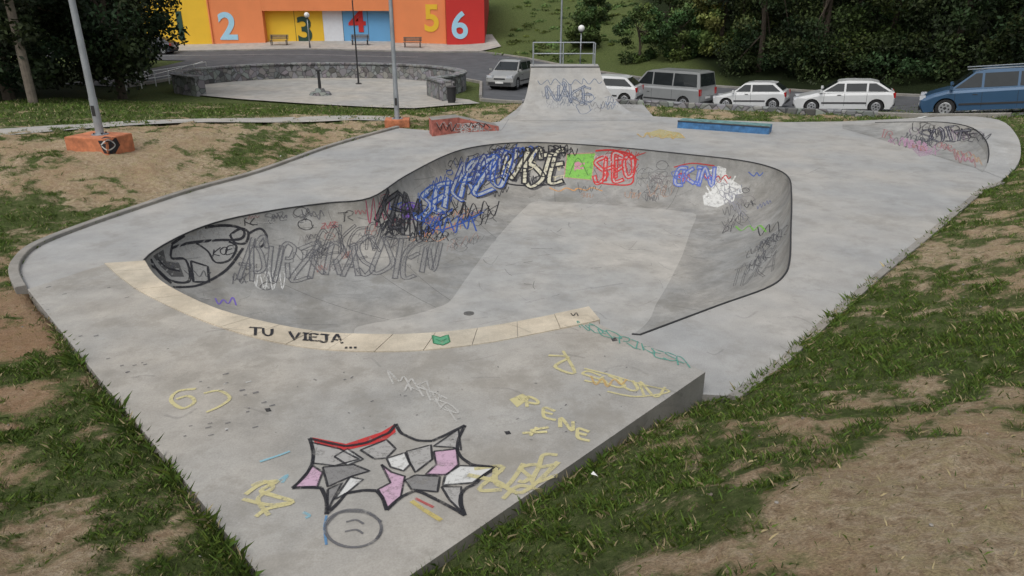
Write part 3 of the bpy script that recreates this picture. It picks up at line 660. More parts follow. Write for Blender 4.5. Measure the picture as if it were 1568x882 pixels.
# ---------------------------------------------------------------- trees
def leaves(cl,rad,nl,size,base,flatz=.8):
    n=len(cl); tot=n*nl
    d=rng.normal(size=(n,nl,3)); d/=np.linalg.norm(d,axis=2,keepdims=True)
    rr=rng.random((n,nl,1))**.45
    p=cl[:,None,:]+d*rr*rad[:,None,None]*np.array([1,1,flatz])
    p=p.reshape(-1,3); s=size*(.6+.8*rng.random((tot,1)))
    u=rng.normal(size=(tot,3)); u/=np.linalg.norm(u,axis=1,keepdims=True); w=rng.normal(size=(tot,3)); v=np.cross(u,w); v/=np.linalg.norm(v,axis=1,keepdims=True)
    V=np.stack([p-u*s,p+v*s*.55,p+u*s,p-v*s*.55],1).reshape(-1,3)
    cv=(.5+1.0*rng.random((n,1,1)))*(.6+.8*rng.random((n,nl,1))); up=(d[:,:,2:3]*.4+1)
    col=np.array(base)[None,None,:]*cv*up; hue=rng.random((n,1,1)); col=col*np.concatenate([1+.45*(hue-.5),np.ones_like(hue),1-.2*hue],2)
    col=np.repeat(col.reshape(-1,3),4,0); return V,np.concatenate([col,np.ones((len(col),1))],1)
def crown(x,y,zb,h,r,nc,low=.0):
    c=[]
    while len(c)<nc:
        t=random.random(); a=random.random()*6.283; prof=math.sin(math.pi*(.12+.80*t))**.7; q_=random.random()**.4
        c.append((x+math.cos(a)*r*prof*q_,y+math.sin(a)*r*prof*q_,zb+low+t*(h-low)))
    return np.array(c)
def trunk(mb,x,y,z,h,r,crownpts):
    a=Vector((x,y,z-.3)); pts=[a]
    for i in range(4): pts.append(Vector((x+random.uniform(-.2,.2)*i,y+random.uniform(-.2,.2)*i,z+h*(i+1)/4)))
    for i in range(4): mb.cyl(pts[i],pts[i+1],r*(1-i*.22),r*(1-(i+1)*.22),'bark',8,False)
    for c in random.sample(list(map(tuple,crownpts)),min(9,len(crownpts))):
        j=random.randint(1,3); mb.cyl(pts[j],Vector(c),r*.35,r*.06,'bark',5,False)
def tree(name,x,y,h,r,low,nc,nl,size,col,crad=.9):
    z=G(x,y); e=bpy.data.objects.new(name,None); scene.collection.objects.link(e)
    c=crown(x,y,z,h,r,nc,low); mb=MB(); trunk(mb,x,y,z,h*.8,.05+h*.02,c); mb.done('trunk',parent=e)
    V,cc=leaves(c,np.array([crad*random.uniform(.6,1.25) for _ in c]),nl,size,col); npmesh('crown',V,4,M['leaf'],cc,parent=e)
DK=(.026,.041,.016); MD=(.05,.078,.024)
for (x,y,h,r,low) in [(-22.5,33,11,3.6,.3),(-19.8,37.5,10,3.3,1.4),(-26,38,12,4,.3),(-23.6,45,11,3.8,1.5),(-30,33,11,4,.2),(-29,52,12,4,1)]:
    tree('broadleaf_tree',x,y,h,r,low,95,220,.12,(.022,.036,.016),1.1)
tree('flowering_tree',16.0,58,8,2.2,.5,60,170,.13,(.17,.19,.06),.7)
for (x,y,h,r) in[(6.3,68,3.4,1.7),(10.5,62,4.2,1.9),(13.5,60,3.8,1.8),(8.3,78,3.0,1.5),(13.5,66,4.5,2.0)]: tree('young_tree',x,y,h,r,.2,40,150,.11,(.055,.09,.03),.65)
VV=[];CC=[];fm=MB()
pos=[(17,51.5),(20,48.5),(23,46),(25,42.5),(26.5,38),(28.5,33),(30.5,28.5),(33,24),(17.5,58),(21,55),(26,50),(30,44),(33,38),(36,32),(20,64),(27,60),(33,53),(17,70),(22,74),(14,102),(20,92),(28,86),(18,82),(22,67),(5,114),(-8,112)]
for i,(x,y) in enumerate(pos):
    z=G(x,y); h=random.uniform(9,13); r=random.uniform(2.8,3.8); near_=i<8
    nc=84 if near_ else 42
    c=crown(x,y,z,h,r,nc,.1); trunk(fm,x,y,z,h*.8,.22,c)
    base=np.array(DK)*random.uniform(.8,1.5) if random.random()<.7 else np.array(MD)*.9
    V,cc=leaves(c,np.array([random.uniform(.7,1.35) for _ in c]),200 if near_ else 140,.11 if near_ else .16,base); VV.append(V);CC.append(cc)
us=[]
for a,b_ in zip([(15,52),(17.5,48),(20.5,43),(24,37.5),(26.5,31.5),(28,27)],[(17.5,48),(20.5,43),(24,37.5),(26.5,31.5),(28,27),(33,20)]):
    for j in range(26):
        t=random.random(); x=a[0]+(b_[0]-a[0])*t+random.uniform(0,2.5); y=a[1]+(b_[1]-a[1])*t+random.uniform(0,2.5); us.append((x,y,G(x,y)+random.uniform(.1,2.2)))
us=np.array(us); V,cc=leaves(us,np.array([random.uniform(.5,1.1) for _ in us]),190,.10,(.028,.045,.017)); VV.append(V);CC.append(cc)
sc=[]
for j in range(170):
    x=random.uniform(-2,15); y=random.uniform(62,98)
    if not(x<-1 and y<90): sc.append((x,y,G(x,y)+.05))
sc=np.array(sc); V,cc=leaves(sc,np.array([random.uniform(.2,.9) for _ in sc]),70,.11,(.085,.125,.038),.35); VV.append(V);CC.append(cc)
fo=npmesh('forest',np.concatenate(VV),4,M['leaf'],np.concatenate(CC)); t_=fm.done('forest_trunks'); t_.parent=fo

# ---------------------------------------------------------------- grass
def blades(parts):
    VS=[];CS=[]
    for (cnt,x0,x1,y0,y1,h0,h1,wd,seed) in parts:
        r=np.random.default_rng(seed); x=r.uniform(x0,x1,cnt); y=r.uniform(y0,y1,cnt)
        vis=(np.abs(x)<y*.85+3.5); x=x[vis];y=y[vis]; s=sdist(x,y); g=gmask(x,y); cl=fbm(x*6,y*6,77,2)
        edge=np.clip(1-(-s)/.25,0,1)*.35
        p=np.clip((g+edge-.35)*2.6,0.09,1)*np.clip((cl-.26)*3.2,.10,1)
        ok=(s<-.01)&(r.random(len(x))<p); x=x[ok];y=y[ok];g=g[ok];cl=cl[ok];s=s[ok]; n=len(x)
        z=Gr(x,y)+micro(x,y,s)-.01
        h=(h0+(h1-h0)*r.random(n)**2.5)*(.45+.9*cl)*(.5+.65*np.clip(g,0,1))*(1+.8*np.clip(1+s/.25,0,1)); a=r.uniform(0,6.283,n); w=wd*(.6+.8*r.random(n)); l=h*r.uniform(.2,1.2,n); b_=r.uniform(0,6.283,n)
        ca,sa=np.cos(a)*w/2,np.sin(a)*w/2
        p=np.stack([x,y,z],1); side=np.stack([ca,sa,0*ca],1); tipv=np.stack([np.cos(b_)*l,np.sin(b_)*l,h],1); mid=np.stack([np.cos(b_)*l*.3,np.sin(b_)*l*.3,h*.6],1)
        V=np.stack([p-side,p+side,p+mid+side*.7,p+tipv],1).reshape(-1,3)
        t=r.random((n,1)); dry=(r.random((n,1))<(.08+.8*np.clip(.7-g[:,None],0,1)))
        col=np.where(dry,np.array([[.44,.37,.21]])*(.5+.7*t),np.array([[.078,.140,.030]])*(.45+1.0*t)+np.array([[.04,.027,0]])*r.random((n,1)))
        VS.append(V);CS.append(np.repeat(np.concatenate([col,np.ones((n,1))],1),4,0))
    return npmesh('grass',np.concatenate(VS),4,M['blade'],np.concatenate(CS))
blades([(950000,-9,10,1.5,11,.015,.085,.006,1),(600000,-14,15,11,21,.02,.085,.010,2),(220000,-22,22,21,36,.04,.12,.024,3)])
pb=MB()
for i in range(500):
    x=random.uniform(-9,10);y=random.uniform(1.5,16)
    s=float(sdist(np.array([x]),np.array([y]))[0])
    if s>-.03 or abs(x)>y*.8+3: continue
    r=random.uniform(.006,.02)*(1 if random.random()<.95 else 1.8); z=G(x,y)+float(micro(np.array([x]),np.array([y]),np.array([s]))[0])
    pb.sphere((x,y,z+r*.2),r,'kerb' if random.random()<.3 else 'wood',6,random.uniform(.4,.8))
pb.done('pebbles')
lt=MB()
for px,py in [(910,738),(430,243)]:
    x,y=hit(px,py); z=G(x,y)+.05; a=random.random()*3
    lt.add([(x-.03*math.cos(a),y-.03*math.sin(a),z),(x+.025,y-.025,z+.02),(x+.035*math.cos(a),y+.03*math.sin(a),z+.01),(x-.01,y+.03,z+.03)],[(0,1,2,3)],'white')
lt.done('litter')

# ---------------------------------------------------------------- graffiti
vs=[];fs=[]
for nm in('skate_bowl','skatepark_deck','raised_platform','coping_blocks','quarter_pipe_ramp','corner_quarter_pipe','wedge_ledge','lamp_plinth'):
    o=bpy.data.objects[nm]; k=len(vs); vs+=[v.co.copy() for v in o.data.vertices]; fs+=[[a+k for a in p.vertices] for p in o.data.polygons]
bvh=BVHTree.FromPolygons(vs,fs); CAM=Vector((0,0,CH)); BOWL=[True]
def surf(px,py):
    d=ray(px,py).normalized(); l,nn,_,_=bvh.ray_cast(CAM,d)
    if l is None: return None
    if BOWL[0] and l.z>-.015: return None
    if nn.dot(d)>0: nn=-nn
    return l,nn
gv=[];gf=[];gc=[]; lay=[0]
def quad(p,u,v,col,a):
    k=len(gv); gv.extend([p-u-v,p+u-v,p+u+v,p-u+v]); gc.extend([(*col,a)]*4); gf.append((k,k+1,k+2,k+3))
def stroke(pts,w,col,a=1.,smooth=True,lv=1,lat=0,cap=0):
    lay[0]+=1; off=.003+lv*.003+(lay[0]%10)*.00028
    q=[Vector((p[0],p[1])) for p in pts]
    if smooth and len(q)>2: q=catmull(q,5)
    f=[q[0]]
    for i in range(1,len(q)):
        L=(q[i]-q[i-1]).length; k=max(1,int(L/4))
        for j in range(1,k+1): f.append(q[i-1].lerp(q[i],j/k))
    h=[surf(*p) for p in f]; prev=None; ww=random.uniform(.85,1.1)
    for i,s in enumerate(h):
        if s is None: prev=None; continue
        j=min(i+1,len(h)-1); l=max(i-1,0)
        if h[j] is None or h[l] is None: prev=None; continue
        d=h[j][0]-h[l][0]
        if d.length<1e-5 or d.length>1.0: prev=None; continue
        ww=ww*.8+.2*random.uniform(.7,1.25); dn=d.normalized()
        sn=s[1].cross(dn).normalized(); sd_=sn*w/2*ww; p=s[0]+s[1]*off+sn*lat
        gv.extend([p-sd_,p+sd_]); gc.extend([(*col,a)]*2); cur=len(gv)-2
        if prev is not None: gf.append((prev,prev+1,cur+1,cur))
        prev=cur
        if cap and i in(0,len(h)-1): quad(s[0]+s[1]*off,sn*(cap/2+w/2),dn*w/2,col,a)
def outl(q,tw,ow,col,a):
    stroke(q,ow,col,a,True,2,tw/2,tw); stroke(q,ow,col,a,True,2,-tw/2)
def fill(poly,col,a=1.,step=7):
    lay[0]+=1; off=.0025+(lay[0]%6)*.0003
    b2=[]; n=len(poly)
    for i in range(n):
        p=Vector(poly[i]);q=Vector(poly[(i+1)%n]);k=max(1,int((q-p).length/step))
        for j in range(k): b2.append(p.lerp(q,j/k))
    ip=[]; xs_=[p[0] for p in poly];ys_=[p[1] for p in poly]
    for x in np.arange(min(xs_)+2,max(xs_),step):
        for y in np.arange(min(ys_)+2,max(ys_),step):
            if inside(poly,x,y): ip.append(Vector((float(x),float(y))))
    r_=delaunay_2d_cdt(b2+ip,[],[list(range(len(b2)))],1,1e-3); hs=[surf(v.x,v.y) for v in r_[0]]; o=len(gv)
    for s in hs:
        gv.append((s[0]+s[1]*off) if s else Vector((0,0,-5))); gc.append((*col,a))
    for f in r_[2]:
        if all(hs[i] for i in f):
            pp=[hs[i][0] for i in f]
            if max((pp[0]-pp[1]).length,(pp[1]-pp[2]).length)<1.2: gf.append(tuple(i+o for i in f))
BK=(.015,.015,.02);BLU=(.025,.08,.34);WH=(.62,.62,.60);YE=(.62,.52,.16);RD=(.50,.03,.03);GN=(.20,.47,.08);PK=(.54,.36,.47);GY=(.12,.12,.13);TQ=(.10,.32,.26)
SK={'A':[[(0,1),(.35,0),(.5,0),(.85,1)],[(.12,.62),(.72,.62)]],'E':[[(.75,.05),(.1,0),(0,.5),(.1,1),(.8,.95)],[(.05,.5),(.6,.45)]],'S':[[(.8,.15),(.4,-.03),(.05,.22),(.4,.5),(.8,.75),(.4,1.03),(0,.85)]],'R':[[(0,1),(.05,0),(.6,.02),(.75,.28),(.5,.5),(.1,.52)],[(.35,.52),(.85,1.05)]],
'K':[[(.05,0),(.05,1)],[(.8,-.05),(.1,.5),(.85,1.05)]],'O':[[(.4,0),(.05,.3),(.1,.8),(.45,1),(.8,.7),(.75,.2),(.4,0)]],'T':[[(-.05,.05),(.9,0)],[(.42,.03),(.4,1)]],'M':[[(0,1),(.05,0),(.42,.6),(.8,0),(.88,1)]],'N':[[(0,1),(.05,0),(.75,1),(.8,0)]],'Z':[[(0,.05),(.8,0),(.05,.95),(.85,1)]],
'U':[[(0,0),(.05,.75),(.4,1.02),(.75,.75),(.8,-.02)]],'H':[[(.05,0),(0,1)],[(.8,-.02),(.8,1)],[(.05,.5),(.8,.48)]],'P':[[(.05,1.05),(.05,0),(.65,.05),(.7,.4),(.1,.55)]],'I':[[(.4,0),(.38,1)],[(.15,0),(.7,0)],[(.15,1),(.7,1)]],'V':[[(0,0),(.4,1),(.8,0)]],'J':[[(.1,0),(.8,0)],[(.55,0),(.55,.85),(.25,1.02),(0,.8)]]}
def word(txt,x0,y0,x1,y1,h,fillc,outc,tw,ow,fa=.85,oa=1.,seed=0,shear=.15,shadow=None,jit=.05,wide=1.25):
    R_=random.Random(seed); n=len(txt); dx=(x1-x0)/n; dy=(y1-y0)/n; S_=[]
    for i,ch in enumerate(txt):
        ss=R_.uniform(.85,1.2); jy=R_.uniform(-.1,.1)*h; an=R_.uniform(-.2,.2)
        for st in SK.get(ch,SK['O']):
            q=[]
            for u,v in st:
                u2=u-.4+R_.uniform(-jit,jit)*1.6; v2=v-.5+R_.uniform(-jit,jit); uu=u2*math.cos(an)-v2*math.sin(an)
                q.append((x0+dx*(i+.5)+uu*dx*wide*ss-v2*h*shear, y0+dy*(i+.5)+uu*dy*1.1+v2*h*ss+jy))
            S_.append(q)
    if shadow:
        for q in S_: stroke([(a+3,b_+2.5) for a,b_ in q],tw+ow,shadow,oa*.6,True,0)
    if tw>0:
        if fillc:
            for q in S_: stroke(q,tw,fillc,fa,True,1)
        for q in S_: outl(q,tw,ow,outc,oa)
    else:
        for q in S_: stroke(q,ow,outc,oa,True,1)
def tag(x,y,w_,h,n,col,w,seed,a=1.,sl=0):
    R_=random.Random(seed); pts=[]
    for i in range(n): pts.append((x+w_*i/n+R_.uniform(-.3,.5)*w_/n,y+sl*w_*i/n+(h if i%2 else -h)*R_.uniform(.2,.55)))
    stroke(pts,w,col,a)
LET='SEKROZMATNU'
def chaos(p0,p1,th,n,cols,wr_,seed,aw=(.5,.95)):
    R_=random.Random(seed)
    for i in range(n):
        t=R_.random(); x=p0[0]+(p1[0]-p0[0])*t; y=p0[1]+(p1[1]-p0[1])*t+R_.uniform(-.5,.5)*th; c=R_.choice(cols); k=R_.random(); sl=(p1[1]-p0[1])/(p1[0]-p0[0]+1e-6)
        if k<.45:
            m_=R_.randint(2,5); hh=R_.uniform(6,16); word(''.join(R_.choice(LET) for _ in range(m_)),x,y,x+m_*hh*.7,y+sl*m_*hh*.7,hh,None,c,0,R_.uniform(*wr_),1,R_.uniform(*aw),R_.randint(0,9999),R_.uniform(-.1,.5),None,.12,1.5)
        elif k<.8: tag(x,y,R_.uniform(15,50),R_.uniform(6,18),R_.randint(5,10),c,R_.uniform(*wr_),R_.randint(0,9999),R_.uniform(*aw),sl)
        else:
            r0=R_.uniform(4,12); stroke([(x+r0*math.cos(a)*R_.uniform(.7,1.2),y+r0*.7*math.sin(a)) for a in np.linspace(0,6.6,8)],R_.uniform(*wr_),c,R_.uniform(*aw))
DG=(.07,.07,.08)
# left: big outlined character
fill([(222,398),(240,378),(300,352),(345,345),(372,352),(362,378),(352,400),(322,404),(320,434),(262,432)],(.38,.38,.37),.6)
stroke([(222,398),(240,378),(262,372),(262,395),(284,398),(290,430),(262,430),(240,412),(222,403)],.06,BK)
stroke([(262,374),(300,352),(345,345),(372,352),(368,366),(330,368),(290,372),(262,380)],.055,BK)
stroke([(300,372),(318,385),(330,402),(352,398),(362,378),(350,370)],.05,BK)
stroke([(352,360),(368,350),(380,356),(376,372),(360,372),(352,360)],.05,BK); stroke([(380,358),(398,350),(408,362),(400,378),(384,376)],.05,BK)
stroke([(292,400),(318,408),(320,432),(296,432),(292,400)],.05,BK,smooth=False); stroke([(240,395),(255,410),(275,415)],.05,BK); stroke([(265,440),(300,438),(330,425),(352,408),(372,380)],.055,BK)
stroke([(230,385),(232,400),(246,420),(262,434)],.07,BK); word('KOE',326,388,358,380,12,None,BK,0,.022,seed=3); fill([(234,392),(250,382),(254,400),(274,403),(282,424),(262,424),(246,408)],(.08,.08,.08),.75)
word('ASUR',368,396,450,402,50,(.36,.36,.35),GY,.08,.024,.4,.85,seed=5,jit=.1); tag(385,430,60,30,9,WH,.024,6,.8)
chaos((240,420),(420,425),30,8,[GY,DG,WH],(.014,.026),501,(.4,.8)); chaos((370,345),(550,330),26,12,[BK,GY,(.35,.12,.12)],(.014,.024),502,(.45,.9))
word('ZKRASOTEN',452,404,670,392,50,(.36,.355,.345),GY,.10,.024,.45,.75,11,.2,None,.1,1.3); word('SOKERM',480,376,600,364,40,None,DG,.05,.018,oa=.65,seed=12,jit=.12); word('UZTA',600,392,672,386,40,None,(.2,.2,.2),.07,.018,oa=.5,seed=112,jit=.14)
chaos((450,390),(650,365),60,24,[GY,DG,(.22,.2,.2),(.42,.15,.12)],(.011,.020),503,(.3,.7))
word('KEM',583,312,640,332,50,(.10,.10,.11),BK,.10,.035,.7,1,14,.2,None,.12,1.4); tag(578,345,62,34,10,BK,.036,15); tag(560,325,40,50,7,(.36,.05,.1),.026,16); word('ZEN',596,350,640,350,24,None,BK,0,.038,seed=17,jit=.12,wide=1.5)
chaos((572,330),(650,335),60,22,[BK,BK,BLU,DG,(.34,.05,.08)],(.016,.034),504,(.7,1))
fill([(615,320),(630,312),(645,318),(640,332),(622,334)],(.22,.10,.50),.95); stroke([(612,318),(628,310),(646,318),(640,334),(620,335),(612,318)],.035,(.10,.04,.3))
word('SEKRZO',642,312,775,256,48,(.44,.48,.54),BLU,.14,.045,.9,1,21,.25,(.04,.04,.06),.1,1.35); word('MAZU',705,268,790,243,36,(.40,.42,.45),(.04,.06,.2),.11,.045,.85,1,23,.2,None,.1,1.35)
tag(655,345,80,26,10,BLU,.04,24); tag(690,320,80,28,9,BK,.034,25); stroke([(642,300),(648,335),(668,352),(700,345),(740,325)],.05,BLU)
chaos((640,325),(765,262),70,30,[BK,BK,BLU,BLU,DG,(.10,.18,.45)],(.016,.034),505,(.7,1)); chaos((660,262),(780,232),22,14,[BK,BLU,DG],(.016,.032),506,(.7,1)); chaos((650,350),(760,320),24,12,[BK,BLU,(.55,.25,.12)],(.014,.03),507,(.5,.95))
word('KASTE',772,260,864,252,42,(.60,.57,.44),BK,.16,.055,.95,1,31,.15,(.05,.05,.06),.1,1.35); stroke([(768,268),(780,282),(830,284),(858,276)],.075,BK); fill([(764,255),(780,248),(792,258),(786,274),(770,272)],(.62,.50,.2),.9)
chaos((750,236),(850,230),12,18,[BK,BK,BLU,DG,WH],(.022,.04),508,(.7,1)); chaos((770,270),(850,262),30,10,[BK,BK,(.55,.5,.35),DG],(.02,.036),509,(.7,1))
fill([(868,236),(912,234),(906,276),(864,272)],GN,.95); fill([(880,248),(896,247),(893,262),(879,262)],(.60,.25,.36),.8); stroke([(868,236),(912,234),(906,276),(864,272),(868,236)],.035,(.5,.3,.25),.8,False); stroke([(872,268),(885,242),(900,268)],.035,(.12,.3,.06),.7)
fill([(914,236),(968,244),(966,278),(910,276)],(.48,.34,.34),.45)
word('SHEB',912,257,970,259,36,(.52,.40,.39),RD,.10,.045,.8,1,33,.1,None,.1,1.35); stroke([(912,231),(940,230),(972,240),(970,262),(966,282),(930,282),(908,278)],.055,RD,1); stroke([(940,246),(972,242)],.06,RD); chaos((905,245),(960,248),26,7,[RD,(.35,.1,.1),(.55,.4,.42)],(.02,.032),510,(.6,.95)); tag(840,290,90,6,8,(.65,.33,.12),.05,34,.85); chaos((870,292),(1000,298),14,8,[GY,(.5,.3,.2)],(.014,.026),511,(.3,.7))
word('EKIN',1034,269,1090,271,25,(.40,.42,.55),(.10,.15,.46),.09,.034,.85,1,35,.15,None,.1,1.35); chaos((1034,268),(1085,270),22,7,[RD,(.12,.16,.44),(.4,.08,.15)],(.02,.034),512,(.7,1)); stroke([(1032,256),(1060,250),(1094,254)],.035,RD,.8)
fill([(1084,262),(1100,254),(1112,258),(1112,270),(1134,284),(1138,296),(1120,300),(1112,312),(1098,318),(1078,314),(1076,300),(1090,292),(1086,276)],WH,.95)
for k_ in range(3): tag(1082,276+k_*14,50,16,7,(.66,.66,.64),.045,370+k_,.95)
chaos((1088,276),(1115,300),26,6,[(.28,.28,.31),(.42,.42,.45)],(.014,.02),513,(.7,1)); stroke([(1076,300),(1090,310),(1110,308),(1126,298)],.05,WH)
tag(1128,350,55,10,6,GN,.045,39,.9); tag(1160,358,42,20,6,BK,.024,40,.9,-.4); word('TOKA',1120,428,1190,402,28,None,(.18,.18,.18),.04,.016,oa=.6,seed=41,shear=.4,jit=.12)
chaos((1130,415),(1175,385),40,11,[GY,DG,(.25,.25,.25)],(.012,.022),514,(.35,.75)); chaos((1095,335),(1170,300),55,15,[GY,DG,(.2,.22,.35),(.3,.28,.28)],(.012,.024),515,(.3,.7)); chaos((970,265),(1020,270),34,9,[(.25,.22,.22),GY],(.014,.022),516,(.3,.65))
tag(1146,266,28,8,5,(.1,.16,.45),.035,144,.9); tag(330,462,40,14,6,(.18,.12,.5),.03,45,.9); tag(620,365,70,10,7,(.58,.3,.18),.03,46,.8); tag(655,350,50,10,6,(.62,.25,.15),.034,47,.85)
tag(390,440,35,10,5,WH,.03,48,.6); chaos((640,385),(720,360),30,8,[(.45,.3,.25),GY],(.012,.02),517,(.3,.6))
def pr(p):
    dd=p.y*C-(p.z-CH)*S; return (784+F*p.x/dd, 441-F*(p.y*S+(p.z-CH)*C)/dd)
for i in (2,4,5,7,10,12):   # construction joints
    a_,b_=pairs[i]; q=[]
    for k in range(1,15):
        th=math.pi/2*k/14; hh=1-math.cos(th); vv=math.sin(th); q.append(pr(Vector((a_.x+(b_.x-a_.x)*hh,a_.y+(b_.y-a_.y)*hh,b_.z*vv))))
    stroke(q,.012,(.18,.175,.17),.55,False,0)
R_=random.Random(8)
for i in range(190):
    x=R_.uniform(300,1190); y=R_.uniform(240,460); an=R_.uniform(0,3.14); l=R_.uniform(4,40); stroke([(x,y),(x+math.cos(an)*l*.5+R_.uniform(-3,3),y+math.sin(an)*l*.25),(x+math.cos(an)*l,y+math.sin(an)*l*.4)],R_.uniform(.008,.035),(.12,.12,.12) if R_.random()<.55 else (.5,.49,.47),R_.uniform(.12,.4))
BOWL[0]=False
for i in range(110):   # wheel marks
    x=R_.uniform(300,1100); y=R_.uniform(320,520) if x<900 else R_.uniform(330,470); stroke([(x,y),(x+R_.uniform(15,60),y+R_.uniform(-12,12))],R_.uniform(.01,.05),(.2,.2,.2),R_.uniform(.05,.16))
for i in range(90):
    x=R_.uniform(200,1400); y=R_.uniform(200,700); l=R_.uniform(15,70); stroke([(x,y),(x+l*.5,y+R_.uniform(-6,6)),(x+l,y+R_.uniform(-14,14))],R_.uniform(.01,.04),(.2,.195,.19),R_.uniform(.05,.18))
# deck, ramp, corner
fill([(985,205),(1010,198),(1040,203),(1048,212),(1010,211)],YE,.45,5); tag(975,208,80,10,10,(.6,.42,.15),.06,50,.6)
word('NAKE',836,141,908,144,24,(.42,.44,.47),(.10,.13,.20),.08,.032,.6,.8,51,.1,None,.1,1.4); chaos((826,150),(945,155),30,26,[(.2,.22,.26),GY,(.5,.5,.5),(.15,.2,.3)],(.02,.04),520,(.35,.75)); tag(820,126,120,10,16,(.15,.2,.28),.035,54,.65)
word('SOIT',1410,206,1480,207,18,(.38,.37,.38),(.04,.04,.06),.06,.03,.6,1,55,.1,None,.12,1.4); chaos((1395,200),(1485,206),14,14,[BK,DG,(.25,.2,.25)],(.02,.035),521,(.5,.9)); chaos((1340,203),(1470,236),14,16,[(.4,.2,.2),(.5,.3,.42),(.55,.35,.2),GY],(.025,.045),522,(.4,.8)); fill([(1392,224),(1420,222),(1432,236),(1408,240)],(.5,.36,.46),.45,5)
fill([(150,216),(160,209),(178,211),(184,222),(176,236),(160,235)],BK,.95,5); stroke([(155,222),(165,214),(176,222),(166,230),(156,224)],.03,WH,.9); tag(668,195,34,14,7,BK,.03,61); tag(710,192,45,8,8,BK,.03,62,.9); tag(668,190,30,8,6,WH,.03,161,.6); chaos((665,192),(735,192),12,8,[BK,WH,(.3,.3,.3)],(.02,.03),523,(.5,.9))
# front: star piece
star=[(474,672),(530,684),(585,668),(606,650),(622,668),(662,676),(712,652),(700,690),(722,712),(762,716),(728,742),(706,758),(712,790),(672,768),(636,752),(592,782),(576,752),(530,756),(500,788),(492,748),(448,748),(478,712)]
LG=(.37,.36,.345); G2=(.22,.215,.21)
cells=[([(476,678),(520,688),(550,704),(512,714),(480,710)],LG),([(512,700),(532,688),(556,704),(532,713)],WH),([(479,714),(494,724),(486,746),(450,747)],PK),([(494,716),(542,712),(566,722),(538,730),(502,746)],G2),([(536,731),(556,735),(532,755),(512,766)],WH),([(502,750),(524,740),(510,766),(501,786)],G2),
([(552,690),(592,674),(606,688),(592,702),(574,704)],LG),([(592,703),(620,694),(628,712),(618,722),(598,716)],WH),([(584,712),(600,724),(620,730),(614,760),(594,780),(579,750),(598,740)],PK),([(622,692),(660,682),(662,704),(636,724),(627,708)],LG),([(664,692),(699,688),(702,712),(684,728),(652,727),(668,712)],PK),([(702,658),(706,690),(694,686),(664,684)],LG),([(704,714),(758,716),(724,740),(702,742),(678,744),(682,728)],WH),([(636,728),(674,730),(670,754),(630,750),(620,736)],G2),([(676,746),(706,746),(708,786),(688,766)],LG)]
for p,c in cells: fill(p,c,.95,9); stroke(p+[p[0]],.022,BK,.8,False)
def arcs(a,b_,bend=6):
    m_=((a[0]+b_[0])/2,(a[1]+b_[1])/2); dx_=605-m_[0]; dy_=718-m_[1]; L=math.hypot(dx_,dy_)+1e-6; return [a,(m_[0]+dx_/L*bend,m_[1]+dy_/L*bend),b_]
for i in range(len(star)): stroke(arcs(star[i],star[(i+1)%len(star)],4),.036,BK,.9)
fill([(478,670),(530,680),(584,662),(604,650),(606,662),(588,676),(530,690),(484,682)],RD,.95,8)
stroke([(630,768),(650,782),(676,798)],.04,(.55,.45,.15),.8); stroke([(636,764),(664,778)],.03,RD,.6)
circ=[(541+43*math.cos(t),810+29*math.sin(t)) for t in np.linspace(0,6.9,20)]; stroke(circ,.026,GY,.75); stroke([(499,806),(520,786),(560,786),(584,800)],.026,GY,.6); stroke([(500,790),(497,810),(500,835)],.02,(.1,.25,.45),.8)
stroke([(530,800),(545,797),(557,803)],.02,GY,.7); stroke([(528,815),(545,812),(556,818)],.02,GY,.7)
YL=(.60,.54,.28)
stroke([(300,596),(272,600),(262,614),(280,626),(298,616),(288,607),(270,612)],.045,YL,.85); stroke([(312,603),(336,599),(352,610),(338,622),(316,632)],.04,YL,.85)
stroke([(376,758),(400,742),(425,738),(400,752),(420,760),(448,770),(410,780),(392,792)],.045,YL,.85); stroke([(372,765),(412,774),(448,770)],.04,YL,.75); stroke([(385,745),(405,738),(418,748),(395,765),(412,790)],.04,YL,.7)
stroke([(398,708),(428,698),(444,692)],.03,(.25,.5,.6),.7); stroke([(425,738),(440,728),(432,740)],.03,(.25,.5,.6),.6); stroke([(464,785),(474,790),(468,794)],.03,(.25,.5,.6),.6)
word('ZUSE',735,735,850,715,30,None,YL,0,.045,oa=.75,seed=74,jit=.12); stroke([(716,728),(760,738),(800,755),(855,708)],.05,YL,.75); stroke([(770,765),(795,745),(830,752)],.045,YL,.7)
def glyph(ch,x,y,s,w,col,a=.9,rise=.30):
    for st in SK[ch]: stroke([(x+(u*s),y+v*s*.62+u*s*rise) for u,v in st],w,col,a,len(st)>3)
for i,ch in enumerate('PENE'): glyph(ch,806+i*26,608+i*16,24,.038,YL,.85)
fill([(780,612),(800,603),(812,610),(792,624)],YL,.85,6); stroke([(812,660),(840,655)],.04,YL); stroke([(800,664),(838,662)],.035,YL); stroke([(822,655),(812,668)],.035,YL)
stroke([(840,545),(870,548),(850,562),(880,572),(862,538)],.042,YL,.8); word('SOUN',890,575,1010,600,16,None,YL,0,.036,oa=.8,seed=75,shear=-.3,jit=.12); stroke([(895,565),(935,575),(985,590),(1025,600),(975,608),(930,600)],.03,YL,.75); tag(905,585,60,16,7,(.6,.4,.15),.028,76,.6)
word('MATE',598,578,690,622,18,None,(.52,.51,.48),0,.022,oa=.8,seed=77,shear=-.3); word('AIR',640,585,700,640,14,None,(.52,.51,.48),0,.02,oa=.7,seed=78)
word('NOEPRIKESA',884,496,1050,556,11,None,TQ,0,.018,oa=.85,seed=80,shear=-.4,jit=.1)
R_=random.Random(3)
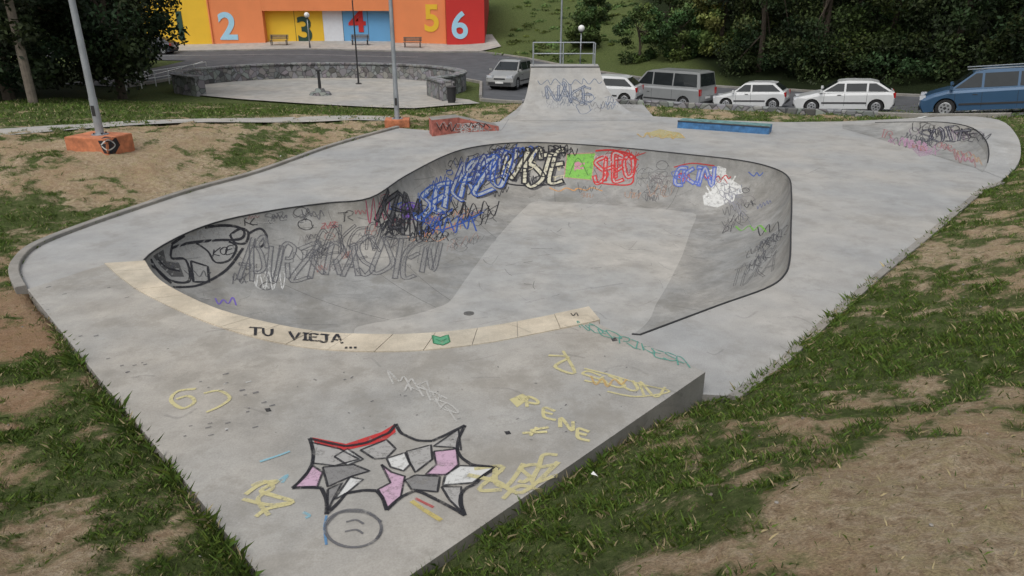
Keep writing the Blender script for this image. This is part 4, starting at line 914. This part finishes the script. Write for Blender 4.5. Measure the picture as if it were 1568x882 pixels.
for i in range(48):
    cx,cy=R_.choice([(215,560),(325,660),(410,628),(150,520),(80,465),(180,435),(360,600)]); x=cx+R_.gauss(0,24); y=cy+R_.gauss(0,12); l=R_.uniform(3,10); stroke([(x,y),(x+l,y-l*.25)],R_.uniform(.012,.035),GY if R_.random()<.75 else WH,.6)
for i in range(45):
    x=R_.uniform(420,1000); y=R_.uniform(540,700); stroke([(x,y),(x+R_.uniform(-6,6),y+R_.uniform(-3,3))],R_.uniform(.008,.02),GY,R_.uniform(.3,.7))
for x,y in[(777,663),(410,628),(940,520)]: fill([(x-5,y-2),(x+3,y-3),(x+6,y+2),(x-2,y+3)],BK,.8,5)
for ch,x,y,s in[('T',383,501,20),('U',403,503,17),('V',443,508,20),('I',461,510,17),('E',475,511,17),('J',489,512,19),('A',508,513,19)]: glyph(ch,x,y,s,.036,BK,1,.10)
for x in(528,535,542): fill([(x,531),(x+4,531),(x+4,534),(x,534)],BK,1,4)
fill([(662,514),(674,517),(686,513),(689,524),(678,529),(664,526)],(.10,.36,.20),.9,5); stroke([(662,514),(674,517),(686,513),(689,524),(678,529),(664,526),(662,514)],.018,(.03,.18,.08),1,False); stroke([(668,520),(676,523),(684,519)],.015,(.03,.18,.08)); tag(874,482,14,5,4,BK,.015,92)
me=bpy.data.meshes.new('graffiti'); me.from_pydata([tuple(v) for v in gv],[],gf); ca=me.color_attributes.new('Col','FLOAT_COLOR','POINT'); ca.data.foreach_set('color',np.array(gc,dtype=np.float32).ravel()); me.materials.append(M['graf'])
scene.collection.objects.link(bpy.data.objects.new('graffiti',me))

# ---------------------------------------------------------------- camera, light
cd=bpy.data.cameras.new('camera'); cd.lens=36*F/1568; cd.sensor_width=36; cd.clip_end=5000; cd.clip_start=.05
co=bpy.data.objects.new('camera',cd); co.location=(0,0,CH); co.rotation_euler=(math.pi/2-TH,0,0); scene.collection.objects.link(co); scene.camera=co
w=bpy.data.worlds.new('World'); scene.world=w; w.use_nodes=True; nt=w.node_tree; bg=nt.nodes['Background']
SAZ=-150; SEL=58
sky=N(nt,'ShaderNodeTexSky',sky_type='NISHITA'); sky.sun_disc=False; sky.sun_elevation=math.radians(SEL); sky.sun_rotation=math.radians(SAZ); sky.air_density=1.5; sky.dust_density=4
hs=N(nt,'ShaderNodeHueSaturation'); hs.inputs['Saturation'].default_value=.28; nt.links.new(sky.outputs[0],hs.inputs['Color']); nt.links.new(hs.outputs[0],bg.inputs[0]); bg.inputs[1].default_value=.128
sl=bpy.data.lights.new('sun','SUN'); sl.energy=1.1; sl.angle=math.radians(35); sl.color=(1,.97,.93); so=bpy.data.objects.new('sun',sl); scene.collection.objects.link(so)
az=math.radians(SAZ); el=math.radians(SEL); dv=Vector((math.sin(az)*math.cos(el),math.cos(az)*math.cos(el),math.sin(el))); so.rotation_euler=dv.to_track_quat('Z','Y').to_euler(); so.location=(0,0,30)
scene.view_settings.view_transform='Standard'; scene.view_settings.look='None'; scene.view_settings.exposure=0
print('graffiti faces',len(gf),'ground',nx,ny)
